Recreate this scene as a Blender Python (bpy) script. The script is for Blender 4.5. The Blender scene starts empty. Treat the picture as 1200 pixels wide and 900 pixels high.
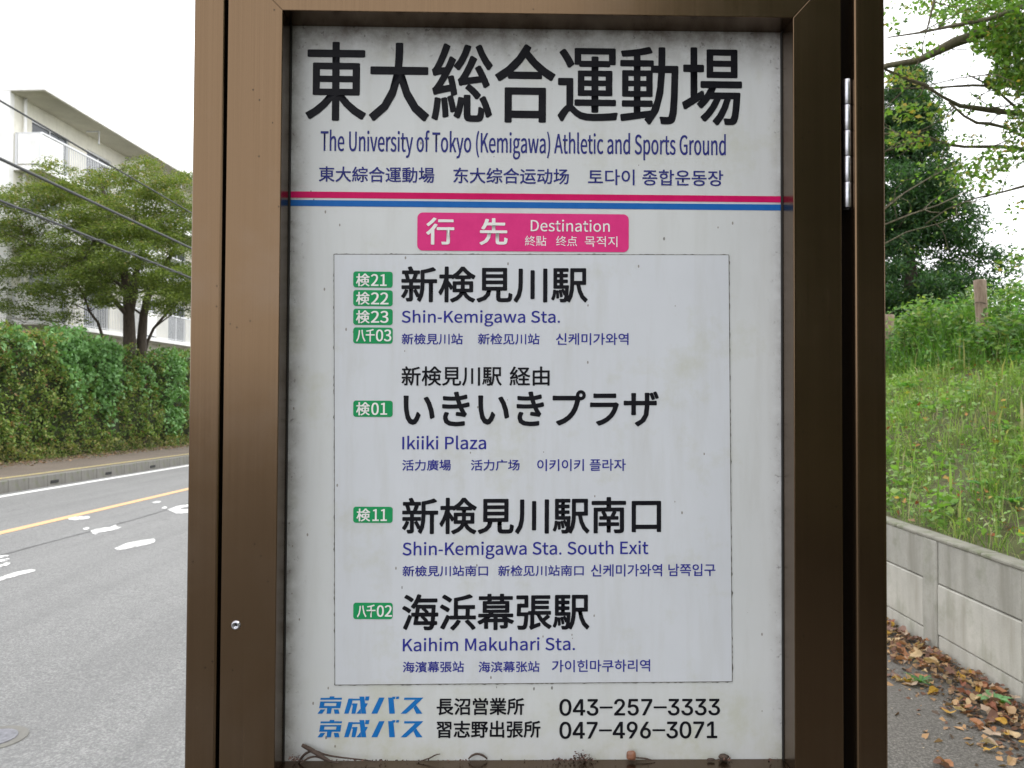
import bpy, bmesh, math, random
import numpy as np
from mathutils import Vector, Matrix

# ------------------------------------------------------------------ camera, sky, sun, exposure
SC = bpy.context.scene
C = SC.collection
F_PX = 900.0
CAM = np.array([-0.03852659, -0.75, 1.5])
YAW, PITCH, ROLL = 0.01907238, 0.02034799, 0.00480184
FW = np.array([math.sin(YAW) * math.cos(PITCH), math.cos(YAW) * math.cos(PITCH), math.sin(PITCH)])
_r = np.array([math.cos(YAW), -math.sin(YAW), 0.0])
_u = np.cross(_r, FW)
RT = math.cos(ROLL) * _r + math.sin(ROLL) * _u
UP = -math.sin(ROLL) * _r + math.cos(ROLL) * _u

cd = bpy.data.cameras.new('camera')
cam = bpy.data.objects.new('camera', cd)
C.objects.link(cam)
cam.matrix_world = Matrix(((RT[0], UP[0], -FW[0], CAM[0]), (RT[1], UP[1], -FW[1], CAM[1]),
                           (RT[2], UP[2], -FW[2], CAM[2]), (0, 0, 0, 1)))
cd.sensor_width = 36.0
cd.lens = 36.0 * F_PX / 1200.0
cd.clip_start = 0.02
cd.clip_end = 3000
cd.dof.use_dof = True
cd.dof.focus_distance = 0.755
cd.dof.aperture_fstop = 22.0
SC.camera = cam

SUN_EL, SUN_AZ = math.radians(55), math.radians(95)      # azimuth from +Y (road ahead), left = negative
w = bpy.data.worlds.new('World')
SC.world = w
w.use_nodes = True
nt = w.node_tree
nt.nodes.clear()
sky = nt.nodes.new('ShaderNodeTexSky')
sky.sky_type = 'NISHITA'
sky.sun_disc = False
sky.sun_elevation = SUN_EL
sky.sun_rotation = SUN_AZ
sky.altitude = 0
sky.air_density = 1.0
sky.dust_density = 1.0
sky.ozone_density = 1.0
hs = nt.nodes.new('ShaderNodeHueSaturation')               # overcast: the cloud sheet has almost no colour
hs.inputs['Saturation'].default_value = 0.10
cl = nt.nodes.new('ShaderNodeMix')                        # an even cloud sheet over the whole sky
cl.data_type = 'RGBA'
cl.inputs[0].default_value = 0.85
cl.inputs[7].default_value = (11.0, 11.1, 11.4, 1)
bg = nt.nodes.new('ShaderNodeBackground')
bg.inputs['Strength'].default_value = 0.15
wo = nt.nodes.new('ShaderNodeOutputWorld')
nt.links.new(sky.outputs[0], hs.inputs['Color'])
nt.links.new(hs.outputs[0], cl.inputs[6])
nt.links.new(cl.outputs[2], bg.inputs['Color'])
nt.links.new(bg.outputs[0], wo.inputs['Surface'])

sd = bpy.data.lights.new('sun', 'SUN')
sd.energy = 1.2
sd.angle = math.radians(40)
sd.color = (1.0, 0.97, 0.92)
sun = bpy.data.objects.new('sun', sd)
C.objects.link(sun)
sdir = Vector((math.sin(SUN_AZ) * math.cos(SUN_EL), math.cos(SUN_AZ) * math.cos(SUN_EL), math.sin(SUN_EL)))
sun.rotation_euler = sdir.to_track_quat('Z', 'Y').to_euler()

SC.view_settings.view_transform = 'Standard'
SC.view_settings.look = 'None'
SC.view_settings.gamma = 1.0
SC.view_settings.exposure = 0.6
SC.render.engine = 'CYCLES'
SC.cycles.max_bounces = 6
SC.cycles.use_denoising = True

rnd = random.Random(7)
NR = np.random.default_rng(11)

# ------------------------------------------------------------------ frames of reference
RA = math.radians(2.17)                    # the road's bearing against the sign's normal
RF = np.array([math.sin(RA), math.cos(RA), 0.0])
RR = np.array([math.cos(RA), -math.sin(RA), 0.0])
O0 = np.array([CAM[0], CAM[1], 0.0])
ROAD_Z = -0.12


def W(s, t, z=0.0):                        # metres right of / ahead of the standing point -> world
    p = O0 + RR * s + RF * t
    return (p[0], p[1], z)


def Wn(a):                                 # same on an (n,3) array of s,t,z
    a = np.asarray(a, float)
    p = O0[None] + a[:, :1] * RR[None] + a[:, 1:2] * RF[None]
    p[:, 2] = a[:, 2]
    return p


def ray(px, py):
    return FW + (px - 600) / F_PX * RT - (py - 450) / F_PX * UP


def G(px, py, z):                          # measured spot on a level plane, returned as s,t
    d = ray(px, py)
    p = CAM + d * ((z - CAM[2]) / d[2])
    q = p - O0
    return float(q @ RR), float(q @ RF)


def AT(px, py, t):                         # measured spot at distance t along the road, as s,z
    d = ray(px, py)
    k = t / (d @ RF)
    p = CAM + d * k
    return float((p - O0) @ RR), float(p[2])


def LAT(px, py, s):                        # measured spot on the vertical plane s, as t,z
    d = ray(px, py)
    k = s / (d @ RR)
    p = CAM + d * k
    return float((p - O0) @ RF), float(p[2])


def SG(px, py, y=0.0):                     # measured spot on the sign's plane, as x,z
    d = ray(px, py)
    p = CAM + d * ((y - CAM[1]) / d[1])
    return float(p[0]), float(p[2])


# ------------------------------------------------------------------ objects
def tag(o, label=None, cat=None, group=None, kind=None):
    if label: o['label'] = label
    if cat: o['category'] = cat
    if group: o['group'] = group
    if kind: o['kind'] = kind
    return o


def empty(name, loc=(0, 0, 0), rz=0.0):
    o = bpy.data.objects.new(name, None)
    o.empty_display_size = 0.1
    C.objects.link(o)
    o.location = loc
    o.rotation_euler = (0, 0, rz)
    return o


def link(name, me, parent=None, mat=None):
    o = bpy.data.objects.new(name, me)
    C.objects.link(o)
    if mat is not None and len(me.materials) == 0:
        me.materials.append(mat)
    if parent is not None:
        o.parent = parent
        pl = Matrix.Translation(parent.location) @ parent.rotation_euler.to_matrix().to_4x4()
        if parent.parent is not None:
            pp = parent.parent
            pl = Matrix.Translation(pp.location) @ pp.rotation_euler.to_matrix().to_4x4() @ pl
        o.matrix_parent_inverse = Matrix.Identity(4)
        inv = pl.inverted()
        o.location = inv.translation           # meshes are written in world coordinates
        o.rotation_euler = inv.to_euler()
    return o


def link_local(name, me, parent, loc=(0, 0, 0), rot=(0, 0, 0), scale=(1, 1, 1)):
    o = bpy.data.objects.new(name, me)
    C.objects.link(o)
    o.parent = parent
    o.location = loc
    o.rotation_euler = rot
    o.scale = scale
    return o


def mesh(name, V, Fc, mat=None, smooth=False, cols=None):
    me = bpy.data.meshes.new(name)
    V = np.asarray(V, np.float32)
    if isinstance(Fc, np.ndarray):
        n, k = Fc.shape
        me.vertices.add(len(V))
        me.vertices.foreach_set('co', V.ravel())
        me.loops.add(n * k)
        me.loops.foreach_set('vertex_index', Fc.ravel().astype(np.int32))
        me.polygons.add(n)
        me.polygons.foreach_set('loop_start', np.arange(0, n * k, k, dtype=np.int32))
        me.update(calc_edges=True)
    else:
        me.from_pydata([tuple(map(float, v)) for v in V], [], Fc)
        me.update()
    if smooth:
        me.polygons.foreach_set('use_smooth', [True] * len(me.polygons))
    if cols is not None:
        ca = me.color_attributes.new('tint', 'FLOAT_COLOR', 'POINT')
        c4 = np.ones((len(V), 4), np.float32)
        c4[:, :3] = cols
        ca.data.foreach_set('color', c4.ravel())
    if mat is not None:
        me.materials.append(mat)
    return me


BOXF = [(0, 3, 2, 1), (4, 5, 6, 7), (0, 1, 5, 4), (1, 2, 6, 5), (2, 3, 7, 6), (3, 0, 4, 7)]


def hexa(bm, p):                           # eight corners: bottom ring, top ring
    vs = [bm.verts.new(q) for q in p]
    for f in BOXF:
        bm.faces.new([vs[i] for i in f])
    return vs


def box(bm, x0, x1, y0, y1, z0, z1):
    return hexa(bm, [(x0, y0, z0), (x1, y0, z0), (x1, y1, z0), (x0, y1, z0),
                     (x0, y0, z1), (x1, y0, z1), (x1, y1, z1), (x0, y1, z1)])


def sbox(bm, s0, s1, t0, t1, z0, z1):      # box in road frame
    return hexa(bm, [W(s0, t0, z0), W(s1, t0, z0), W(s1, t1, z0), W(s0, t1, z0),
                     W(s0, t0, z1), W(s1, t0, z1), W(s1, t1, z1), W(s0, t1, z1)])


def fin(bm, name, mat, parent=None, bevel=0.0, seg=2, smooth=False):
    if bevel > 0:
        bmesh.ops.bevel(bm, geom=list(bm.edges), offset=bevel, segments=seg, affect='EDGES', profile=0.6)
    bmesh.ops.recalc_face_normals(bm, faces=bm.faces)
    me = bpy.data.meshes.new(name)
    bm.to_mesh(me)
    bm.free()
    me.materials.append(mat)
    if smooth:
        me.polygons.foreach_set('use_smooth', [True] * len(me.polygons))
    return link(name, me, parent)


def one(name, mat, parent, fn, bevel=0.0, seg=2, smooth=False):
    bm = bmesh.new()
    fn(bm)
    return fin(bm, name, mat, parent, bevel, seg, smooth)


class Tubes:
    """tapered round limbs gathered into one mesh"""
    def __init__(s, k=6):
        s.V, s.F, s.k, s.n = [], [], k, 0

    def add(s, pts, rad):
        pts = [np.asarray(p, float) for p in pts]
        k = s.k
        prev = None
        for i, p in enumerate(pts):
            d = pts[min(i + 1, len(pts) - 1)] - pts[max(i - 1, 0)]
            d = d / (np.linalg.norm(d) + 1e-9)
            a = np.cross(d, [0, 0, 1.0]) if prev is None else prev - d * (prev @ d)
            if np.linalg.norm(a) < 1e-4:
                a = np.cross(d, [1.0, 0, 0])
            a /= np.linalg.norm(a)
            prev = a
            b = np.cross(d, a)
            r = rad[i] if hasattr(rad, '__len__') else rad
            for j in range(k):
                th = 2 * math.pi * j / k
                s.V.append(p + r * (math.cos(th) * a + math.sin(th) * b))
            if i:
                o = s.n + (i - 1) * k
                for j in range(k):
                    s.F.append((o + j, o + (j + 1) % k, o + k + (j + 1) % k, o + k + j))
        m = len(pts)
        s.F.append(tuple(s.n + j for j in reversed(range(k))))
        s.F.append(tuple(s.n + (m - 1) * k + j for j in range(k)))
        s.n += m * k

    def build(s, name, mat, parent=None):
        return link(name, mesh(name, s.V, s.F, mat, True), parent)


def leaf_arrays(P, size, flat=0.0, width=0.55, droop=None, seed=1):
    """diamond leaves with a fold along the midrib, at points P. flat 0 = any way up, 1 = level"""
    r = np.random.default_rng(seed)
    n = len(P)
    size = np.broadcast_to(np.asarray(size, float), (n,))
    a = r.normal(size=(n, 3))
    a[:, 2] *= (1 - flat)
    if droop is not None:
        a[:, 2] -= droop
    a /= np.linalg.norm(a, axis=1)[:, None] + 1e-9
    nn = r.normal(size=(n, 3))
    nn[:, 2] += 2.2 * flat
    b = np.cross(a, nn)
    b /= np.linalg.norm(b, axis=1)[:, None] + 1e-9
    up = np.cross(b, a)
    L = size[:, None]
    base = P - a * L * 0.5
    tip = P + a * L * 0.5 - up * L * 0.08
    l = P - a * L * 0.06 + b * L * width * 0.5 + up * L * 0.07
    q = P - a * L * 0.06 - b * L * width * 0.5 + up * L * 0.07
    V = np.stack([base, q, tip, l], 1).reshape(-1, 3)
    i = np.arange(n)[:, None] * 4
    Fc = np.concatenate([i + np.array([[0, 1, 2]]), i + np.array([[0, 2, 3]])], 0)
    return V, Fc


def leaf_mesh(name, P, size, palette, mat, flat=0.0, width=0.55, droop=None, seed=1, weights=None, pick=None):
    V, Fc = leaf_arrays(P, size, flat, width, droop, seed)
    r = np.random.default_rng(seed + 5)
    pal = np.asarray(palette, float)
    idx = pick if pick is not None else r.choice(len(pal), len(P), p=weights)
    c = pal[idx] * r.uniform(0.82, 1.18, (len(P), 1))
    return mesh(name, V, Fc, mat, False, np.repeat(c, 4, 0))


# ------------------------------------------------------------------ materials
def nmat(name):
    m = bpy.data.materials.new(name)
    m.use_nodes = True
    t = m.node_tree
    b = t.nodes['Principled BSDF']
    return m, t, b


def N(t, typ, **k):
    n = t.nodes.new(typ)
    for a, v in k.items():
        if a.startswith('_'):
            n.inputs[a[1:].replace('_', ' ')].default_value = v
        else:
            setattr(n, a, v)
    return n


def ramp(t, fac, stops):
    n = t.nodes.new('ShaderNodeValToRGB')
    el = n.color_ramp.elements
    while len(el) < len(stops):
        el.new(0.5)
    for e, (p, c) in zip(el, stops):
        e.position = p
        e.color = (c[0], c[1], c[2], 1) if hasattr(c, '__len__') else (c, c, c, 1)
    t.links.new(fac, n.inputs[0])
    return n.outputs[0]


def noise(t, vec, scale, detail=4, rough=0.55):
    n = N(t, 'ShaderNodeTexNoise')
    n.inputs['Scale'].default_value = scale
    n.inputs['Detail'].default_value = detail
    n.inputs['Roughness'].default_value = rough
    t.links.new(vec, n.inputs['Vector'])
    return n.outputs['Fac']


def mixc(t, fac, a, b, mode='MIX'):
    n = N(t, 'ShaderNodeMix', data_type='RGBA', blend_type=mode)
    for s, v in ((n.inputs[0], fac), (n.inputs[6], a), (n.inputs[7], b)):
        if isinstance(v, (int, float)):
            s.default_value = v
        elif isinstance(v, tuple):
            s.default_value = (v[0], v[1], v[2], 1)
        else:
            t.links.new(v, s)
    return n.outputs[2]


def mth(t, op, a, b=0.0, clamp=False):
    n = N(t, 'ShaderNodeMath', operation=op, use_clamp=clamp)
    for s, v in ((n.inputs[0], a), (n.inputs[1], b)):
        if isinstance(v, (int, float)):
            s.default_value = v
        else:
            t.links.new(v, s)
    return n.outputs[0]


def coords(t, scale=(1, 1, 1), kind='Object'):
    c = N(t, 'ShaderNodeTexCoord')
    m = N(t, 'ShaderNodeMapping')
    m.inputs['Scale'].default_value = scale
    t.links.new(c.outputs[kind], m.inputs['Vector'])
    return m.outputs[0]


def bump(t, b, h, dist=0.01, strength=1.0):
    n = N(t, 'ShaderNodeBump')
    n.inputs['Distance'].default_value = dist
    n.inputs['Strength'].default_value = strength
    t.links.new(h, n.inputs['Height'])
    t.links.new(n.outputs[0], b.inputs['Normal'])


def plain(name, col, rough=0.6, metal=0.0, spec=0.5, vary=0.0, vscale=8.0):
    m, t, b = nmat(name)
    b.inputs['Base Color'].default_value = (*col, 1)
    b.inputs['Roughness'].default_value = rough
    b.inputs['Metallic'].default_value = metal
    b.inputs['Specular IOR Level'].default_value = spec
    if vary:
        f = noise(t, coords(t), vscale, 5)
        o = ramp(t, f, [(0.3, tuple(c * (1 - vary) for c in col)), (0.7, tuple(min(1, c * (1 + vary)) for c in col))])
        t.links.new(o, b.inputs['Base Color'])
    return m


def leafmat(name, trans=0.35, rough=0.5, gain=1.0):
    m, t, b = nmat(name)
    a = N(t, 'ShaderNodeAttribute', attribute_name='tint')
    hsv = N(t, 'ShaderNodeHueSaturation')
    hsv.inputs['Value'].default_value = gain
    t.links.new(a.outputs['Color'], hsv.inputs['Color'])
    t.links.new(hsv.outputs[0], b.inputs['Base Color'])
    b.inputs['Roughness'].default_value = rough
    b.inputs['Specular IOR Level'].default_value = 0.35
    tr = N(t, 'ShaderNodeBsdfTranslucent')
    t.links.new(mixc(t, 1.0, hsv.outputs[0], (1.5, 1.7, 0.7), 'MULTIPLY'), tr.inputs['Color'])
    mx = N(t, 'ShaderNodeMixShader')
    mx.inputs[0].default_value = trans
    t.links.new(b.outputs[0], mx.inputs[1])
    t.links.new(tr.outputs[0], mx.inputs[2])
    t.links.new(mx.outputs[0], t.nodes['Material Output'].inputs['Surface'])
    return m


def asphalt(name, dark, light, speck, scale=1.0):
    m, t, b = nmat(name)
    v = coords(t)
    big = noise(t, v, 0.35 * scale, 4)
    fine = noise(t, v, 75, 3, 0.8)
    base = ramp(t, big, [(0.3, dark), (0.72, light)])
    base = mixc(t, ramp(t, fine, [(0.45, 0.0), (0.60, 0.8)]), base, speck)
    vo = N(t, 'ShaderNodeTexVoronoi')
    vo.inputs['Scale'].default_value = 95
    t.links.new(v, vo.inputs['Vector'])
    base = mixc(t, ramp(t, vo.outputs['Color'], [(0.0, 0.35), (0.5, 0.0), (1.0, 0.0)]), base,
                tuple(c * 0.55 for c in dark))
    mdm = noise(t, v, 22, 3, 0.7)
    base = mixc(t, ramp(t, mdm, [(0.35, 0.30), (0.52, 0.0)]), base, tuple(c * 0.6 for c in dark))
    vs = coords(t, (2.2, 0.12, 1))
    wear = noise(t, vs, 1.6, 3)
    base = mixc(t, ramp(t, wear, [(0.42, 0.0), (0.72, 0.28)]), base, tuple(c * 0.80 for c in dark))
    ck = N(t, 'ShaderNodeTexVoronoi', feature='DISTANCE_TO_EDGE')
    ck.inputs['Scale'].default_value = 0.55
    wv = N(t, 'ShaderNodeVectorMath', operation='ADD')
    t.links.new(v, wv.inputs[0])
    nn_ = N(t, 'ShaderNodeTexNoise')
    nn_.inputs['Scale'].default_value = 2.5
    nn_.inputs['Detail'].default_value = 5
    t.links.new(v, nn_.inputs['Vector'])
    t.links.new(nn_.outputs['Color'], wv.inputs[1])
    t.links.new(wv.outputs[0], ck.inputs['Vector'])
    ckf = mth(t, 'MULTIPLY', mth(t, 'LESS_THAN', ck.outputs['Distance'], 0.006), ramp(t, noise(t, v, 0.8, 2), [(0.58, 0.0), (0.64, 0.5)]))
    base = mixc(t, ckf, base, tuple(c * 0.35 for c in dark))
    t.links.new(base, b.inputs['Base Color'])
    b.inputs['Roughness'].default_value = 0.85
    bump(t, b, mth(t, 'ADD', fine, vo.outputs['Distance']), 0.004, 0.6)
    return m


def concrete(name, col, stain, sc=1.0, moss=0.0):
    m, t, b = nmat(name)
    v = coords(t)
    f = noise(t, v, 3.0 * sc, 6, 0.6)
    base = ramp(t, f, [(0.3, tuple(c * 0.85 for c in col)), (0.7, tuple(c * 1.1 for c in col))])
    sv = coords(t, (6, 6, 0.8))
    st = noise(t, sv, 1.6, 4, 0.6)
    base = mixc(t, ramp(t, st, [(0.46, 0.0), (0.74, 0.6)]), base, stain)
    if moss:
        mo = noise(t, v, 5, 5, 0.65)
        base = mixc(t, mth(t, 'MULTIPLY', ramp(t, mo, [(0.52, 0.0), (0.66, 1.0)]), moss), base, (0.10, 0.12, 0.05))
    fine = noise(t, v, 120, 3)
    base = mixc(t, ramp(t, fine, [(0.35, 0.25), (0.5, 0.0)]), base, tuple(c * 0.6 for c in col))
    t.links.new(base, b.inputs['Base Color'])
    b.inputs['Roughness'].default_value = 0.88
    bump(t, b, fine, 0.002, 0.5)
    return m


def bark(name, a, c):
    m, t, b = nmat(name)
    f = noise(t, coords(t, (14, 14, 3)), 2.0, 6, 0.65)
    t.links.new(ramp(t, f, [(0.3, a), (0.7, c)]), b.inputs['Base Color'])
    b.inputs['Roughness'].default_value = 0.9
    bump(t, b, f, 0.02, 0.7)
    return m


def anodised():
    m, t, b = nmat('bronze_anodised_aluminium')
    v = coords(t, (900, 60, 3.0))
    f = noise(t, v, 1.0, 3, 0.6)
    v2 = coords(t)
    g = noise(t, v2, 9, 5, 0.6)
    col = ramp(t, f, [(0.25, (0.113, 0.073, 0.042)), (0.75, (0.140, 0.092, 0.054))])
    dirt = ramp(t, g, [(0.5, 0.0), (0.75, 0.30)])
    col = mixc(t, dirt, col, (0.17, 0.13, 0.10))
    vo = N(t, 'ShaderNodeTexVoronoi')
    vo.inputs['Scale'].default_value = 160
    t.links.new(v2, vo.inputs['Vector'])
    dots = mth(t, 'MULTIPLY', mth(t, 'LESS_THAN', vo.outputs['Distance'], 0.13),
               mth(t, 'GREATER_THAN', N(t, 'ShaderNodeSeparateColor').outputs[0], 2.0))
    sep = N(t, 'ShaderNodeSeparateColor')
    t.links.new(vo.outputs['Color'], sep.inputs[0])
    dots = mth(t, 'MULTIPLY', mth(t, 'LESS_THAN', vo.outputs['Distance'], 0.13),
               mth(t, 'GREATER_THAN', sep.outputs[0], 0.93))
    col = mixc(t, dots, col, (0.04, 0.03, 0.02))
    t.links.new(col, b.inputs['Base Color'])
    b.inputs['Metallic'].default_value = 0.93
    t.links.new(ramp(t, mth(t, 'ADD', mth(t, 'MULTIPLY', f, 0.5), mth(t, 'MULTIPLY', g, 0.5)),
                     [(0.3, 0.19), (0.75, 0.29)]), b.inputs['Roughness'])
    bump(t, b, f, 0.00004, 0.4)
    return m


def printed(name, col, grime_shade=True, cool=False):
    """the printed face: dirt and painted shade darken its edges, specks and algae here and there"""
    m, t, b = nmat(name)
    c = N(t, 'ShaderNodeTexCoord')
    v = c.outputs['Object']
    sx = N(t, 'ShaderNodeSeparateXYZ')
    t.links.new(v, sx.inputs[0])
    big = noise(t, v, 7, 5, 0.6)
    base = ramp(t, big, [(0.3, tuple(x * 0.93 for x in col)), (0.7, col)])
    wv = coords(t, (40, 1, 5))
    st = noise(t, wv, 1.3, 5, 0.65)
    base = mixc(t, ramp(t, st, [(0.48, 0.0), (0.80, 0.40)]), base, (0.44, 0.44, 0.41))
    al = noise(t, v, 11, 6, 0.7)
    base = mixc(t, ramp(t, al, [(0.54, 0.0), (0.72, 0.42)]), base, (0.42, 0.42, 0.30))
    if grime_shade:
        sg = noise(t, v, 150, 4, 0.7)
        ez = mth(t, 'SUBTRACT', 0.356, sx.outputs[2])            # from the top edge
        ex = mth(t, 'ADD', 0.241, sx.outputs[0])                 # from the left edge
        er = mth(t, 'SUBTRACT', 0.241, sx.outputs[0])
        gn = noise(t, v, 38, 6, 0.72)
        for d, wd, k in ((ez, 0.05, 1.0), (ex, 0.022, 0.8), (er, 0.016, 0.5)):  # grime broken by noise, plus the frame's soft shade painted as a gradient
            near = mth(t, 'SUBTRACT', 1.0, mth(t, 'DIVIDE', d, wd), True)
            near = mth(t, 'POWER', near, 1.6)
            f = mth(t, 'MULTIPLY', mth(t, 'MULTIPLY', near, k), ramp(t, gn, [(0.36, 0.15), (0.60, 1.0)]), True)
            base = mixc(t, f, base, (0.20, 0.18, 0.165))
            f2 = mth(t, 'MULTIPLY', mth(t, 'POWER', near, 0.8), ramp(t, sg, [(0.60, 0.0), (0.66, 0.75)]), True)
            base = mixc(t, f2, base, (0.10, 0.085, 0.08))
        eb = mth(t, 'ADD', 0.356, sx.outputs[2])
        near = mth(t, 'SUBTRACT', 1.0, mth(t, 'DIVIDE', eb, 0.10), True)
        base = mixc(t, mth(t, 'MULTIPLY', near, ramp(t, al, [(0.45, 0.0), (0.7, 0.6)])), base, (0.42, 0.42, 0.27))
    # specks
    for sc_, thr, rare, cc in ((55, 0.055, 0.80, (0.09, 0.08, 0.07)), (140, 0.12, 0.935, (0.16, 0.13, 0.10)),
                               (26, 0.03, 0.7, (0.22, 0.18, 0.12))):
        vo = N(t, 'ShaderNodeTexVoronoi')
        vo.inputs['Scale'].default_value = sc_
        mp = N(t, 'ShaderNodeMapping')
        mp.inputs['Scale'].default_value = (1, 1, 0.55)
        t.links.new(v, mp.inputs['Vector'])
        t.links.new(mp.outputs[0], vo.inputs['Vector'])
        sp = N(t, 'ShaderNodeSeparateColor')
        t.links.new(vo.outputs['Color'], sp.inputs[0])
        dd = mth(t, 'ADD', vo.outputs['Distance'], mth(t, 'MULTIPLY', noise(t, v, 500, 2), 0.05))
        f = mth(t, 'MULTIPLY', mth(t, 'LESS_THAN', dd, thr + 0.025), mth(t, 'GREATER_THAN', sp.outputs[0], rare))
        base = mixc(t, mth(t, 'MULTIPLY', f, 0.75), base, cc)
    t.links.new(base, b.inputs['Base Color'])
    b.inputs['Roughness'].default_value = 0.42
    b.inputs['Specular IOR Level'].default_value = 0.35
    bump(t, b, noise(t, v, 420, 2), 0.0001, 0.35)
    return m


M_FRAME = anodised()
M_SHEET = printed('printed_sheet_grey_white', (0.585, 0.60, 0.602))
M_STICK = printed('overlay_sheet_cool_white', (0.585, 0.605, 0.640), grime_shade=False)


def ink(name, col):
    m, t, b = nmat(name)
    f = noise(t, coords(t), 60, 5, 0.7)
    t.links.new(ramp(t, f, [(0.35, col), (0.8, tuple(c * 1.12 + 0.008 for c in col))]), b.inputs['Base Color'])
    b.inputs['Roughness'].default_value = 0.45
    b.inputs['Specular IOR Level'].default_value = 0.08
    return m


I_BLACK = ink('ink_black', (0.006, 0.006, 0.009))
I_BLUE = ink('ink_navy', (0.028, 0.030, 0.23))
I_NAVY = ink('ink_dark_navy', (0.028, 0.032, 0.17))
I_PINK = ink('ink_magenta', (0.62, 0.035, 0.19))
I_CRIM = ink('ink_crimson', (0.52, 0.006, 0.10))
I_BAND = ink('ink_band_blue', (0.012, 0.11, 0.37))
I_LOGO = ink('ink_logo_blue', (0.010, 0.14, 0.42))
I_GREEN = ink('ink_green', (0.015, 0.26, 0.09))
I_WHITE = ink('ink_white', (0.72, 0.72, 0.70))
M_CHROME = plain('polished_steel', (0.50, 0.50, 0.54), 0.32, 1.0, vary=0.15, vscale=300)
M_BLACKG = plain('rubber_and_gap_shade', (0.012, 0.011, 0.010), 0.7)
M_TWIG = bark('dry_twig_bark', (0.035, 0.022, 0.016), (0.10, 0.07, 0.055))
M_SEED = plain('brown_seed', (0.22, 0.10, 0.06), 0.45, vary=0.3, vscale=200)

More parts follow.
